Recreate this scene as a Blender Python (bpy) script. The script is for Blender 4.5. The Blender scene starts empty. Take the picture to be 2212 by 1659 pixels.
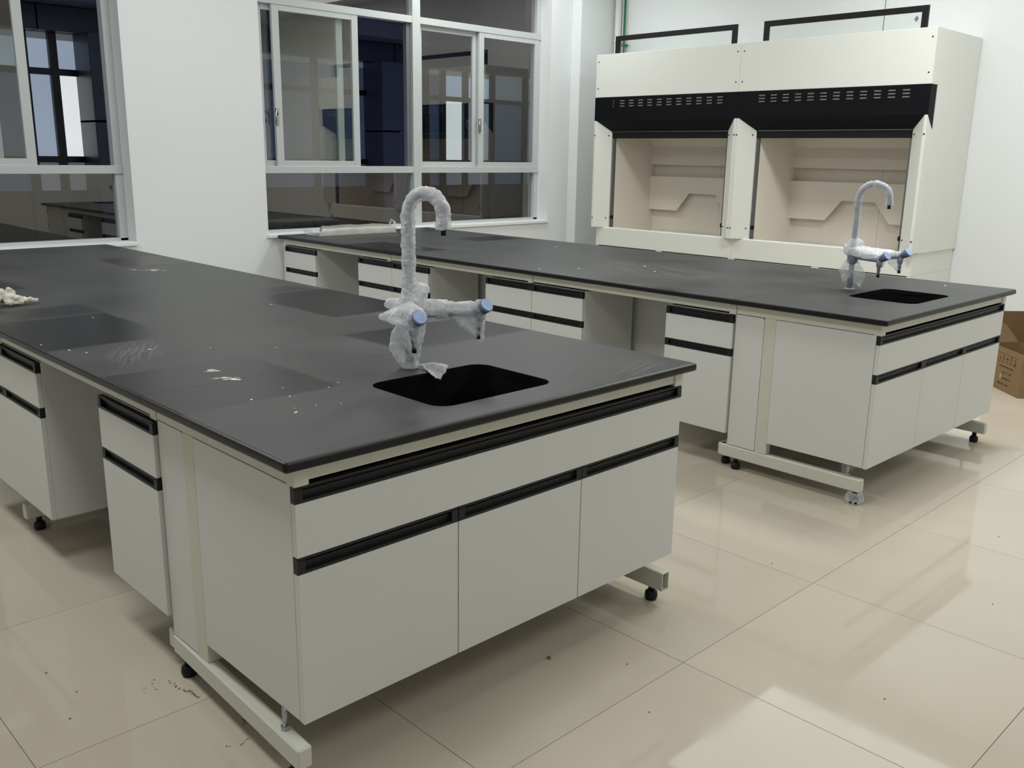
import bpy, bmesh, math, random
from mathutils import Matrix, Vector, noise as mnoise

random.seed(7)
scene = bpy.context.scene
COL = scene.collection
rad = math.radians

# ------------------------------------------------------------------ camera, world, lights, exposure
cam_d = bpy.data.cameras.new('camera')
cam = bpy.data.objects.new('camera', cam_d)
COL.objects.link(cam)
cam_d.sensor_fit = 'HORIZONTAL'
cam_d.sensor_width = 36.0
cam_d.lens = 36.0 * 1988.8565 / 2212.0
cam_d.clip_start = 0.02
cam.matrix_world = (Matrix.Translation((-0.96516, -1.67597, 1.49945))
                    @ Matrix.Rotation(rad(-44.2706), 4, 'Z') @ Matrix.Rotation(rad(76.0128), 4, 'X')
                    @ Matrix.Rotation(rad(0.897), 4, 'Z'))
scene.camera = cam

world = bpy.data.worlds.new('world')
scene.world = world
world.use_nodes = True
bg = world.node_tree.nodes['Background']
bg.inputs[0].default_value = (0.06, 0.07, 0.12, 1)     # dusk outside
bg.inputs[1].default_value = 1.6

CEIL = 3.45
def ceiling_lamp(x, y, power, sx=0.6, sy=1.2, col=(0.98, 1.0, 0.985)):
    l = bpy.data.lights.new('ceiling_lamp', 'AREA')
    l.shape = 'RECTANGLE'; l.size = sx; l.size_y = sy
    l.energy = power; l.color = col
    o = bpy.data.objects.new('ceiling_lamp', l)
    o.location = (x, y, CEIL - 0.02)
    COL.objects.link(o)
    return o
for x, y, p in ((4.4, 0.3, 66), (4.4, 4.25, 26), (4.4, -2.1, 26), (2.0, 3.4, 24), (2.0, 0.2, 14),
                (-0.6, 3.4, 38), (-0.6, 0.8, 28), (2.0, -2.6, 13), (-0.6, -2.6, 13), (5.6, 4.25, 14)):
    ceiling_lamp(x, y, p)
ceiling_lamp(5.55, 1.35, 17, 1.7, 1.7)                            # broad lamp added to brighten the pillar and right wall

scene.view_settings.view_transform = 'Standard'
scene.view_settings.look = 'None'
scene.view_settings.gamma = 1.0
scene.view_settings.use_curve_mapping = False
scene.view_settings.exposure = 0.0

# ------------------------------------------------------------------ materials
def srgb(r, g, b):
    f = lambda c: c / 12.92 if c <= 0.04045 else ((c + 0.055) / 1.055) ** 2.4
    return (f(r / 255), f(g / 255), f(b / 255), 1)

def N(nt, kind, **kw):
    n = nt.nodes.new(kind)
    for k, v in kw.items():
        if k.startswith('i_'):
            n.inputs[k[2:].replace('_', ' ')].default_value = v
        else:
            setattr(n, k, v)
    return n

def mat(name, col, rough=0.5, metal=0.0, var=0.04, scale=6.0, bump=0.0, bscale=80.0, spec=0.5, rvar=0.0, coat=0.0):
    """principled material with a faint noise in colour, and optional bump"""
    m = bpy.data.materials.new(name); m.use_nodes = True
    nt = m.node_tree; b = nt.nodes['Principled BSDF']
    b.inputs['Roughness'].default_value = rough
    b.inputs['Metallic'].default_value = metal
    b.inputs['Specular IOR Level'].default_value = spec
    b.inputs['Coat Weight'].default_value = coat
    tc = N(nt, 'ShaderNodeTexCoord')
    nz = N(nt, 'ShaderNodeTexNoise', i_Scale=scale, i_Detail=4.0)
    nt.links.new(tc.outputs['Object'], nz.inputs['Vector'])
    mx = N(nt, 'ShaderNodeMix', data_type='RGBA')
    c = tuple(col[:3])
    mx.inputs[6].default_value = tuple(min(1, v * (1 - var)) for v in c) + (1,)
    mx.inputs[7].default_value = tuple(min(1, v * (1 + var)) for v in c) + (1,)
    nt.links.new(nz.outputs['Fac'], mx.inputs[0])
    nt.links.new(mx.outputs[2], b.inputs['Base Color'])
    if rvar:
        mr = N(nt, 'ShaderNodeMapRange'); mr.inputs['To Min'].default_value = rough - rvar; mr.inputs['To Max'].default_value = rough + rvar
        nt.links.new(nz.outputs['Fac'], mr.inputs['Value']); nt.links.new(mr.outputs[0], b.inputs['Roughness'])
    if bump:
        n2 = N(nt, 'ShaderNodeTexNoise', i_Scale=bscale, i_Detail=3.0)
        nt.links.new(tc.outputs['Object'], n2.inputs['Vector'])
        bp = N(nt, 'ShaderNodeBump', i_Strength=bump, i_Distance=0.002)
        nt.links.new(n2.outputs['Fac'], bp.inputs['Height'])
        nt.links.new(bp.outputs['Normal'], b.inputs['Normal'])
    return m

def emis(name, col, strength):
    m = bpy.data.materials.new(name); m.use_nodes = True
    nt = m.node_tree; b = nt.nodes['Principled BSDF']
    b.inputs['Base Color'].default_value = (0.1, 0.1, 0.1, 1)
    b.inputs['Roughness'].default_value = 0.3
    tc = N(nt, 'ShaderNodeTexCoord'); nz = N(nt, 'ShaderNodeTexNoise', i_Scale=1.5)
    nt.links.new(tc.outputs['Object'], nz.inputs['Vector'])
    mx = N(nt, 'ShaderNodeMix', data_type='RGBA')
    mx.inputs[6].default_value = tuple(v * 0.85 for v in col[:3]) + (1,)
    mx.inputs[7].default_value = tuple(v * 1.1 for v in col[:3]) + (1,)
    nt.links.new(nz.outputs['Fac'], mx.inputs[0])
    nt.links.new(mx.outputs[2], b.inputs['Emission Color'])
    b.inputs['Emission Strength'].default_value = strength
    return m

M = {}
M['wall'] = mat('white_wall_paint', (0.79, 0.815, 0.82), 0.75, var=0.015, scale=2.0, bump=0.05, bscale=60)
M['ceiling'] = mat('ceiling_paint', (0.78, 0.78, 0.76), 0.85)
M['panel'] = mat('white_cabinet_board', (0.70, 0.71, 0.695), 0.38, var=0.012, scale=3.0)
M['ivory'] = mat('ivory_powder_coat', (0.655, 0.66, 0.57), 0.4, var=0.015)
M['hood'] = mat('cream_powder_coat', (0.775, 0.785, 0.73), 0.38, var=0.01)
M['liner'] = mat('beige_liner_board', (0.84, 0.765, 0.67), 0.5, var=0.03, scale=4)
M['black'] = mat('black_plastic', (0.009, 0.009, 0.010), 0.5, var=0.2, spec=0.25)
M['handle'] = mat('black_handle_plastic', (0.014, 0.014, 0.015), 0.42, var=0.2, spec=0.3)
M['canopy'] = mat('black_canopy_paint', (0.003, 0.0035, 0.005), 0.6, var=0.2, spec=0.15)
M['louvre'] = mat('lit_louvre_sticker_grey', (0.17, 0.155, 0.145), 0.45, var=0.35, scale=9)  # black louvres painted grey for the light they catch; sticker is truly grey
M['steel'] = mat('grey_steel', (0.45, 0.46, 0.47), 0.3, 0.9)
M['track'] = mat('dark_grey_track', (0.12, 0.12, 0.125), 0.4)
M['alu'] = mat('window_aluminium', (0.53, 0.56, 0.56), 0.42, var=0.02)
M['alu_dark'] = mat('sash_seal_grey', (0.16, 0.17, 0.18), 0.5)
M['sink'] = mat('black_sink_polymer', (0.0025, 0.0025, 0.0028), 0.7, spec=0.02)
M['epoxy_edge'] = mat('faucet_grey_epoxy', (0.33, 0.36, 0.43), 0.35)
M['knob'] = mat('blue_knob_plastic', (0.13, 0.17, 0.28), 0.35)
M['knobcap'] = mat('pale_blue_knob_cap', (0.36, 0.48, 0.75), 0.3, var=0.3, scale=60)
M['cardboard'] = mat('brown_cardboard', srgb(138, 112, 80), 0.8, var=0.06, scale=14, bump=0.1)
M['cardboard_in'] = mat('pale_cardboard', srgb(205, 190, 165), 0.8)
M['ink'] = mat('box_ink', srgb(70, 48, 26), 0.8)
M['tape'] = mat('pale_tape', srgb(225, 210, 190), 0.5)
M['rag'] = mat('off_white_cotton', (0.62, 0.60, 0.50), 0.9, var=0.22, scale=35, bump=0.5, bscale=300)
M['packet'] = mat('yellowed_plastic_film', (0.345, 0.35, 0.315), 0.32, var=0.35, scale=7, bump=0.35, bscale=45)
M['green'] = mat('green_pipe_plastic', (0.02, 0.16, 0.075), 0.35)
M['conduit'] = mat('white_pipe_plastic', (0.78, 0.78, 0.74), 0.4)
M['crumb'] = mat('grey_mortar', (0.24, 0.225, 0.19), 0.9, var=0.4, scale=60)
M['flake'] = mat('white_plaster', (0.80, 0.80, 0.78), 0.8)
M['scrap'] = mat('dull_scrap', (0.36, 0.32, 0.26), 0.8)
M['navy'] = mat('navy_cladding', (0.032, 0.040, 0.066), 0.35, var=0.15, scale=1.2)
M['navy_lit'] = mat('lit_navy_cladding', (0.075, 0.080, 0.115), 0.35, var=0.1)  # lighter copy of the navy, with the light put into its colour
M['mull'] = mat('black_mullion', (0.008, 0.009, 0.012), 0.4)
M['soffit'] = mat('mauve_soffit', (0.16, 0.14, 0.165), 0.7)
M['groove'] = mat('shadow_gap_grey', (0.25, 0.25, 0.24), 0.8)
M['pane_white'] = emis('lit_pane_white', (0.95, 0.98, 1.0), 0.78)
M['pane_blue'] = emis('lit_pane_blue', (0.30, 0.37, 0.47), 0.8)
M['pane_grey'] = emis('lit_pane_grey', (0.22, 0.26, 0.30), 0.8)
M['pane_dim'] = emis('lit_pane_dim', (0.10, 0.11, 0.125), 0.8)
M['pane_dark'] = emis('dim_blue_pane', (0.02, 0.032, 0.06), 0.8)

def glass_mat(name, tint=(0.86, 0.90, 0.89), ior=2.2, dirt=0.0):
    m = bpy.data.materials.new(name); m.use_nodes = True
    nt = m.node_tree
    for n in list(nt.nodes): nt.nodes.remove(n)
    out = N(nt, 'ShaderNodeOutputMaterial')
    tr = N(nt, 'ShaderNodeBsdfTransparent'); tr.inputs[0].default_value = tint + (1,)
    gl = N(nt, 'ShaderNodeBsdfGlossy'); gl.inputs['Roughness'].default_value = 0.0; gl.inputs[0].default_value = (1.0, 0.93, 0.85, 1)
    fr = N(nt, 'ShaderNodeFresnel'); fr.inputs[0].default_value = ior
    geo = N(nt, 'ShaderNodeNewGeometry')
    inv = N(nt, 'ShaderNodeMath', operation='SUBTRACT'); inv.inputs[0].default_value = 1.0
    nt.links.new(geo.outputs['Backfacing'], inv.inputs[1])
    mul = N(nt, 'ShaderNodeMath', operation='MULTIPLY')
    nt.links.new(fr.outputs[0], mul.inputs[0]); nt.links.new(inv.outputs[0], mul.inputs[1])
    mx = N(nt, 'ShaderNodeMixShader')
    nt.links.new(mul.outputs[0], mx.inputs[0]); nt.links.new(tr.outputs[0], mx.inputs[1]); nt.links.new(gl.outputs[0], mx.inputs[2])
    last = mx
    if dirt:
        df = N(nt, 'ShaderNodeBsdfDiffuse'); df.inputs[0].default_value = (0.75, 0.75, 0.72, 1)
        tc = N(nt, 'ShaderNodeTexCoord')
        vo = N(nt, 'ShaderNodeTexNoise', i_Scale=28.0, i_Detail=2.0)
        nt.links.new(tc.outputs['Object'], vo.inputs['Vector'])
        mr = N(nt, 'ShaderNodeMapRange'); mr.inputs['From Min'].default_value = 0.76; mr.inputs['From Max'].default_value = 0.80
        nt.links.new(vo.outputs['Fac'], mr.inputs['Value'])
        m2 = N(nt, 'ShaderNodeMath', operation='MULTIPLY'); m2.inputs[1].default_value = dirt
        nt.links.new(mr.outputs[0], m2.inputs[0])
        mx2 = N(nt, 'ShaderNodeMixShader')
        nt.links.new(m2.outputs[0], mx2.inputs[0]); nt.links.new(mx.outputs[0], mx2.inputs[1]); nt.links.new(df.outputs[0], mx2.inputs[2])
        last = mx2
    nt.links.new(last.outputs[0], out.inputs[0])
    return m
M['glass'] = glass_mat('window_glass')
M['glass_dirty'] = glass_mat('spattered_glass', dirt=0.6)
M['sash_glass'] = glass_mat('hood_sash_glass', (0.95, 0.965, 0.955), 1.3)

def film_mat(name, a0, a1, scale, bscale):
    m = bpy.data.materials.new(name); m.use_nodes = True
    nt = m.node_tree; b = nt.nodes['Principled BSDF']; out = nt.nodes['Material Output']
    b.inputs['Base Color'].default_value = (0.94, 0.955, 0.965, 1)
    b.inputs['Roughness'].default_value = 0.28
    b.inputs['Specular IOR Level'].default_value = 0.6
    tc = N(nt, 'ShaderNodeTexCoord')
    nz = N(nt, 'ShaderNodeTexNoise', i_Scale=scale, i_Detail=3.0)
    nt.links.new(tc.outputs['Object'], nz.inputs['Vector'])
    mr = N(nt, 'ShaderNodeMapRange')
    mr.inputs['From Min'].default_value = 0.35; mr.inputs['From Max'].default_value = 0.65
    mr.inputs['To Min'].default_value = a0; mr.inputs['To Max'].default_value = a1
    nt.links.new(nz.outputs['Fac'], mr.inputs['Value'])
    vo = N(nt, 'ShaderNodeTexVoronoi', i_Scale=bscale)
    nt.links.new(tc.outputs['Object'], vo.inputs['Vector'])
    bp = N(nt, 'ShaderNodeBump', i_Strength=0.55, i_Distance=0.004, invert=True)
    nt.links.new(vo.outputs['Distance'], bp.inputs['Height'])
    nt.links.new(bp.outputs['Normal'], b.inputs['Normal'])
    tl = N(nt, 'ShaderNodeBsdfTranslucent'); tl.inputs[0].default_value = (0.93, 0.95, 0.97, 1)
    m1 = N(nt, 'ShaderNodeMixShader'); m1.inputs[0].default_value = 0.35
    nt.links.new(b.outputs[0], m1.inputs[1]); nt.links.new(tl.outputs[0], m1.inputs[2])
    tr = N(nt, 'ShaderNodeBsdfTransparent'); tr.inputs[0].default_value = (0.97, 0.98, 0.99, 1)
    m2 = N(nt, 'ShaderNodeMixShader')
    lw = N(nt, 'ShaderNodeLayerWeight'); lw.inputs[0].default_value = 0.5       # a thin skin is denser where seen edge-on
    nt.links.new(bp.outputs['Normal'], lw.inputs['Normal'])
    sq = N(nt, 'ShaderNodeMath', operation='POWER'); sq.inputs[1].default_value = 2.0
    nt.links.new(lw.outputs['Facing'], sq.inputs[0])
    ad = N(nt, 'ShaderNodeMath', operation='MULTIPLY_ADD', use_clamp=True); ad.inputs[1].default_value = 0.5
    nt.links.new(sq.outputs[0], ad.inputs[0]); nt.links.new(mr.outputs[0], ad.inputs[2])
    nt.links.new(ad.outputs[0], m2.inputs[0]); nt.links.new(tr.outputs[0], m2.inputs[1]); nt.links.new(m1.outputs[0], m2.inputs[2])
    nt.links.new(m2.outputs[0], out.inputs[0])
    return m
M['wrap'] = film_mat('bubble_wrap_film', 0.36, 0.74, 22.0, 105.0)
M['film'] = film_mat('thin_plastic_film', 0.16, 0.46, 30.0, 60.0)

def floor_mat():
    m = bpy.data.materials.new('polished_cream_tile'); m.use_nodes = True
    nt = m.node_tree; b = nt.nodes['Principled BSDF']
    tc = N(nt, 'ShaderNodeTexCoord'); geo = N(nt, 'ShaderNodeNewGeometry'); oi = N(nt, 'ShaderNodeObjectInfo')
    n1 = N(nt, 'ShaderNodeTexNoise', i_Scale=2.2, i_Detail=6.0)
    nt.links.new(geo.outputs['Position'], n1.inputs['Vector'])
    mx = N(nt, 'ShaderNodeMix', data_type='RGBA')
    mx.inputs[6].default_value = (0.535, 0.475, 0.385, 1); mx.inputs[7].default_value = (0.615, 0.555, 0.455, 1)
    nt.links.new(n1.outputs['Fac'], mx.inputs[0])
    hs = N(nt, 'ShaderNodeHueSaturation')
    mr = N(nt, 'ShaderNodeMapRange'); mr.inputs['To Min'].default_value = 0.97; mr.inputs['To Max'].default_value = 1.03
    nt.links.new(oi.outputs['Random'], mr.inputs['Value']); nt.links.new(mr.outputs[0], hs.inputs['Value'])
    nt.links.new(mx.outputs[2], hs.inputs['Color'])
    nt.links.new(hs.outputs[0], b.inputs['Base Color'])
    n2 = N(nt, 'ShaderNodeTexNoise', i_Scale=5.0, i_Detail=8.0)
    nt.links.new(geo.outputs['Position'], n2.inputs['Vector'])
    r = N(nt, 'ShaderNodeMapRange'); r.inputs['From Min'].default_value = 0.35; r.inputs['From Max'].default_value = 0.7
    r.inputs['To Min'].default_value = 0.035; r.inputs['To Max'].default_value = 0.10
    nt.links.new(n2.outputs['Fac'], r.inputs['Value']); nt.links.new(r.outputs[0], b.inputs['Roughness'])
    b.inputs['Specular IOR Level'].default_value = 0.5
    return m
M['tile'] = floor_mat()
M['grout'] = mat('dark_grout', (0.22, 0.20, 0.17), 0.8)

def worktop_mat(name, rects, smears, dust_lo=0.085, dust_hi=0.165):
    """black resin with settled dust; rects = darker rectangles (x0,x1,y0,y1,amount) with the dust tint reduced, smears = wiped bands"""
    m = bpy.data.materials.new(name); m.use_nodes = True
    nt = m.node_tree; b = nt.nodes['Principled BSDF']; L = nt.links.new
    tc = N(nt, 'ShaderNodeTexCoord')
    wob = N(nt, 'ShaderNodeTexNoise', i_Scale=9.0, i_Detail=2.0)
    L(tc.outputs['Object'], wob.inputs['Vector'])
    sub = N(nt, 'ShaderNodeVectorMath', operation='SUBTRACT'); sub.inputs[1].default_value = (0.5, 0.5, 0.5)
    L(wob.outputs['Color'], sub.inputs[0])
    sc = N(nt, 'ShaderNodeVectorMath', operation='SCALE'); sc.inputs['Scale'].default_value = 0.03
    L(sub.outputs[0], sc.inputs[0])
    co = N(nt, 'ShaderNodeVectorMath', operation='ADD')
    L(tc.outputs['Object'], co.inputs[0]); L(sc.outputs[0], co.inputs[1])
    n1 = N(nt, 'ShaderNodeTexNoise', i_Scale=2.4, i_Detail=5.0)
    L(tc.outputs['Object'], n1.inputs['Vector'])
    dust = N(nt, 'ShaderNodeMapRange'); dust.inputs['From Min'].default_value = 0.3; dust.inputs['From Max'].default_value = 0.7
    dust.inputs['To Min'].default_value = dust_lo; dust.inputs['To Max'].default_value = dust_hi
    L(n1.outputs['Fac'], dust.inputs['Value'])
    cur = dust.outputs[0]
    for x0, x1, y0, y1, amt, soft in rects:
        s = N(nt, 'ShaderNodeVectorMath', operation='SUBTRACT'); s.inputs[1].default_value = ((x0 + x1) / 2, (y0 + y1) / 2, 0)
        L(co.outputs[0], s.inputs[0])
        a = N(nt, 'ShaderNodeVectorMath', operation='ABSOLUTE'); L(s.outputs[0], a.inputs[0])
        s2 = N(nt, 'ShaderNodeVectorMath', operation='SUBTRACT'); s2.inputs[1].default_value = ((x1 - x0) / 2, (y1 - y0) / 2, 0)
        L(a.outputs[0], s2.inputs[0])
        sp = N(nt, 'ShaderNodeSeparateXYZ'); L(s2.outputs[0], sp.inputs[0])
        mxx = N(nt, 'ShaderNodeMath', operation='MAXIMUM'); L(sp.outputs[0], mxx.inputs[0]); L(sp.outputs[1], mxx.inputs[1])
        mr = N(nt, 'ShaderNodeMapRange', interpolation_type='SMOOTHSTEP')
        mr.inputs['From Min'].default_value = -soft; mr.inputs['From Max'].default_value = soft
        mr.inputs['To Min'].default_value = 1 - amt; mr.inputs['To Max'].default_value = 1.0
        L(mxx.outputs[0], mr.inputs['Value'])
        mu = N(nt, 'ShaderNodeMath', operation='MULTIPLY'); L(cur, mu.inputs[0]); L(mr.outputs[0], mu.inputs[1])
        cur = mu.outputs[0]
    for cx, cy, rx, ry, ang, amt in smears:                      # wiped, streaky ellipses
        mp = N(nt, 'ShaderNodeMapping', vector_type='TEXTURE')
        mp.inputs['Location'].default_value = (cx, cy, 0); mp.inputs['Rotation'].default_value = (0, 0, rad(ang)); mp.inputs['Scale'].default_value = (rx, ry, 1000)
        L(tc.outputs['Object'], mp.inputs['Vector'])
        ln = N(nt, 'ShaderNodeVectorMath', operation='LENGTH'); L(mp.outputs[0], ln.inputs[0])
        st = N(nt, 'ShaderNodeTexNoise', i_Scale=3.0, i_Detail=4.0)
        m3 = N(nt, 'ShaderNodeMapping'); m3.inputs['Scale'].default_value = (0.6, 3.2, 0); L(mp.outputs[0], m3.inputs['Vector']); L(m3.outputs[0], st.inputs['Vector'])
        mr = N(nt, 'ShaderNodeMapRange', interpolation_type='SMOOTHSTEP'); mr.inputs['From Min'].default_value = 1.0; mr.inputs['From Max'].default_value = 0.35
        L(ln.outputs['Value'], mr.inputs['Value'])
        t = N(nt, 'ShaderNodeMapRange'); t.inputs['From Min'].default_value = 0.42; t.inputs['From Max'].default_value = 0.58
        L(st.outputs['Fac'], t.inputs['Value'])
        mu = N(nt, 'ShaderNodeMath', operation='MULTIPLY'); L(mr.outputs[0], mu.inputs[0]); L(t.outputs[0], mu.inputs[1])
        fac = N(nt, 'ShaderNodeMath', operation='MULTIPLY_ADD'); fac.inputs[1].default_value = amt; fac.inputs[2].default_value = 1.0
        L(mu.outputs[0], fac.inputs[0])
        m5 = N(nt, 'ShaderNodeMath', operation='MULTIPLY'); L(cur, m5.inputs[0]); L(fac.outputs[0], m5.inputs[1])
        cur = m5.outputs[0]
    fine = N(nt, 'ShaderNodeTexNoise', i_Scale=60.0, i_Detail=3.0); L(tc.outputs['Object'], fine.inputs['Vector'])
    fm = N(nt, 'ShaderNodeMapRange'); fm.inputs['To Min'].default_value = 0.85; fm.inputs['To Max'].default_value = 1.15
    L(fine.outputs['Fac'], fm.inputs['Value'])
    m6 = N(nt, 'ShaderNodeMath', operation='MULTIPLY'); L(cur, m6.inputs[0]); L(fm.outputs[0], m6.inputs[1])
    geo = N(nt, 'ShaderNodeNewGeometry'); sz = N(nt, 'ShaderNodeSeparateXYZ'); L(geo.outputs['Normal'], sz.inputs[0])
    up = N(nt, 'ShaderNodeMapRange'); up.inputs['From Min'].default_value = 0.55; up.inputs['From Max'].default_value = 0.98; up.inputs['To Min'].default_value = 0.04
    L(sz.outputs[2], up.inputs['Value'])                          # dust lies only on upward faces
    m7 = N(nt, 'ShaderNodeMath', operation='MULTIPLY'); L(m6.outputs[0], m7.inputs[0]); L(up.outputs[0], m7.inputs[1])
    mx = N(nt, 'ShaderNodeMix', data_type='RGBA')
    mx.inputs[6].default_value = (0.008, 0.0085, 0.0095, 1); mx.inputs[7].default_value = (0.385, 0.395, 0.39, 1)
    L(m7.outputs[0], mx.inputs[0]); L(mx.outputs[2], b.inputs['Base Color'])
    b.inputs['Specular IOR Level'].default_value = 0.24
    rr = N(nt, 'ShaderNodeMapRange'); rr.inputs['From Max'].default_value = 0.2; rr.inputs['To Min'].default_value = 0.30; rr.inputs['To Max'].default_value = 0.5
    L(m7.outputs[0], rr.inputs['Value']); L(rr.outputs[0], b.inputs['Roughness'])
    return m

# ------------------------------------------------------------------ geometry helpers
def new_bm(): return bmesh.new()

def box(bm, x0, x1, y0, y1, z0, z1, bv=0.0):
    r = bmesh.ops.create_cube(bm, size=1.0)
    vs = r['verts']
    for v in vs:
        v.co = Vector(((x0 + x1) / 2 + v.co.x * (x1 - x0), (y0 + y1) / 2 + v.co.y * (y1 - y0), (z0 + z1) / 2 + v.co.z * (z1 - z0)))
    if bv:
        es = list({e for v in vs for e in v.link_edges})
        bmesh.ops.bevel(bm, geom=es, offset=bv, segments=1, affect='EDGES', profile=0.5)
    return bm

def prism(bm, poly, axis, a, b):
    """poly: 2-D outline; axis 'x','y','z' = extrusion axis from a to b"""
    def P(u, v, w):
        return {'x': (w, u, v), 'y': (u, w, v), 'z': (u, v, w)}[axis]
    A = [bm.verts.new(P(u, v, a)) for u, v in poly]
    B = [bm.verts.new(P(u, v, b)) for u, v in poly]
    n = len(poly)
    bm.faces.new(A); bm.faces.new(B[::-1])
    for i in range(n):
        bm.faces.new((A[i], B[i], B[(i + 1) % n], A[(i + 1) % n]))
    bmesh.ops.recalc_face_normals(bm, faces=bm.faces[:])
    return bm

def tube(bm, pts, radii, n=12, cap=True, smooth=True):
    pts = [Vector(p) for p in pts]
    if not hasattr(radii, '__len__'): radii = [radii] * len(pts)
    rings = []
    up = None
    for i, p in enumerate(pts):
        d = (pts[min(i + 1, len(pts) - 1)] - pts[max(i - 1, 0)])
        if d.length < 1e-9: d = Vector((0, 0, 1))
        d.normalize()
        if up is None:
            up = Vector((1, 0, 0)) if abs(d.x) < 0.8 else Vector((0, 1, 0))
        u = (up - d * up.dot(d)); u.normalize(); up = u
        w = d.cross(u)
        rings.append([bm.verts.new(p + (u * math.cos(2 * math.pi * k / n) + w * math.sin(2 * math.pi * k / n)) * radii[i]) for k in range(n)])
    fs = []
    for a, b in zip(rings[:-1], rings[1:]):
        for k in range(n):
            fs.append(bm.faces.new((a[k], a[(k + 1) % n], b[(k + 1) % n], b[k])))
    for f in fs: f.smooth = smooth
    if cap:
        bm.faces.new(rings[0][::-1]); bm.faces.new(rings[-1])
    bmesh.ops.recalc_face_normals(bm, faces=bm.faces[:])
    return bm

def ball(bm, c, r, sub=2, sc=(1, 1, 1)):
    vs = bmesh.ops.create_icosphere(bm, subdivisions=sub, radius=1.0)['verts']
    for v in vs:
        v.co = Vector((c[0] + v.co.x * r * sc[0], c[1] + v.co.y * r * sc[1], c[2] + v.co.z * r * sc[2]))
    for f in {f for v in vs for f in v.link_faces}: f.smooth = True

def hull(bm, pts):
    b2 = bmesh.new()
    for p in pts: b2.verts.new(p)
    r = bmesh.ops.convex_hull(b2, input=b2.verts[:])
    me = bpy.data.meshes.new('tmp'); 
    dead = [g for g in r['geom_interior'] if isinstance(g, bmesh.types.BMVert)]
    bmesh.ops.delete(b2, geom=dead, context='VERTS')
    b2.to_mesh(me); b2.free(); bm.from_mesh(me); bpy.data.meshes.remove(me)

def sphere_pts(c, r, n=10):
    out = []
    for i in range(n):
        z = 1 - 2 * (i + 0.5) / n; a = i * 2.399963; s = math.sqrt(1 - z * z)
        out.append((c[0] + r * s * math.cos(a), c[1] + r * s * math.sin(a), c[2] + r * z))
    return out

def fuse(bm, voxel, amp=0.0, freq=30.0, seed=0.0, smooth=2):
    """voxel-union everything in bm, then wrinkle it; returns a mesh"""
    me = bpy.data.meshes.new('fuse'); bm.to_mesh(me); bm.free()
    o = bpy.data.objects.new('fuse', me); COL.objects.link(o)
    md = o.modifiers.new('r', 'REMESH'); md.mode = 'VOXEL'; md.voxel_size = voxel
    if smooth:
        ms = o.modifiers.new('s', 'SMOOTH'); ms.iterations = smooth; ms.factor = 0.5
    dg = bpy.context.evaluated_depsgraph_get()
    out = bpy.data.meshes.new_from_object(o.evaluated_get(dg))
    bpy.data.objects.remove(o); bpy.data.meshes.remove(me)
    if amp:
        nrm = [v.normal.copy() for v in out.vertices]
        for v, nn in zip(out.vertices, nrm):
            c = v.co * freq + Vector((seed, seed * 1.7, -seed))
            d = mnoise.noise(c) + 0.6 * (1 - abs(mnoise.noise(c * 0.7))) - 0.4 + 0.4 * mnoise.noise(c * 2.3)
            v.co = v.co + nn * d * amp
    for p in out.polygons: p.use_smooth = True
    return out

def link(name, me, m=None, parent=None, loc=None, rotz=None):
    o = bpy.data.objects.new(name, me)
    if m is not None:
        me.materials.clear(); me.materials.append(m)
    COL.objects.link(o)
    if parent is not None: o.parent = parent
    if loc is not None: o.location = loc
    if rotz is not None: o.rotation_euler = (0, 0, rotz)
    return o

def part(name, bm, m, parent, off=(0, 0, 0), label=None, kind=None):
    """a child mesh; off = base of the root in the frame the bmesh was drawn in"""
    if off != (0, 0, 0): bmesh.ops.translate(bm, vec=-Vector(off), verts=bm.verts[:])
    me = bpy.data.meshes.new(name); bm.to_mesh(me); bm.free()
    o = link(name, me, m, parent)
    if label: o['label'] = label
    if kind: o['kind'] = kind
    return o

def tag(o, label=None, cat=None, group=None, kind=None):
    if label: o['label'] = label
    if cat: o['category'] = cat
    if group: o['group'] = group
    if kind: o['kind'] = kind
    return o

def thing(name, label, cat, loc=(0, 0, 0), rotz=0.0, group=None):
    o = bpy.data.objects.new(name, None); COL.objects.link(o)
    o.empty_display_size = 0.1
    o.location = loc; o.rotation_euler = (0, 0, rotz)
    return tag(o, label, cat, group)

def struct(name, bm, m, label=None):
    me = bpy.data.meshes.new(name); bm.to_mesh(me); bm.free()
    o = link(name, me, m); o['kind'] = 'structure'
    if label: o['label'] = label
    return o

# ------------------------------------------------------------------ room shell
XL, XR, YF, YB = -4.2, 6.8, -4.6, 4.975
b = new_bm(); box(b, XL, XR, YF, YB, -0.06, -0.004)
floor = struct('floor', b, M['grout'], 'polished cream tile floor')
tb = new_bm(); box(tb, 0.0008, 0.7992, 0.0008, 0.7992, -0.005, 0.0, 0.0006)
tile_me = bpy.data.meshes.new('floor_tile'); tb.to_mesh(tile_me); tb.free(); tile_me.materials.append(M['tile'])
k0 = math.floor((XL - 1.185) / 0.8); 
for i in range(k0, 8):
    for j in range(-6, 7):
        x0, y0 = 1.185 + 0.8 * i, -0.24 + 0.8 * j
        x1, y1 = x0 + 0.8, y0 + 0.8
        if x1 <= XL or x0 >= XR or y1 <= YF or y0 >= YB: continue
        full = x0 >= XL and x1 <= XR and y0 >= YF and y1 <= YB
        if full:
            o = bpy.data.objects.new('floor_tile', tile_me); o.location = (x0, y0, 0)
        else:
            q = new_bm(); box(q, max(x0, XL) + .0008 - x0, min(x1, XR) - .0008 - x0, max(y0, YF) + .0008 - y0, min(y1, YB) - .0008 - y0, -0.005, 0.0)
            me = bpy.data.meshes.new('floor_tile'); q.to_mesh(me); q.free(); me.materials.append(M['tile'])
            o = bpy.data.objects.new('floor_tile', me); o.location = (x0, y0, 0)
        COL.objects.link(o); o.parent = floor

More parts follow.
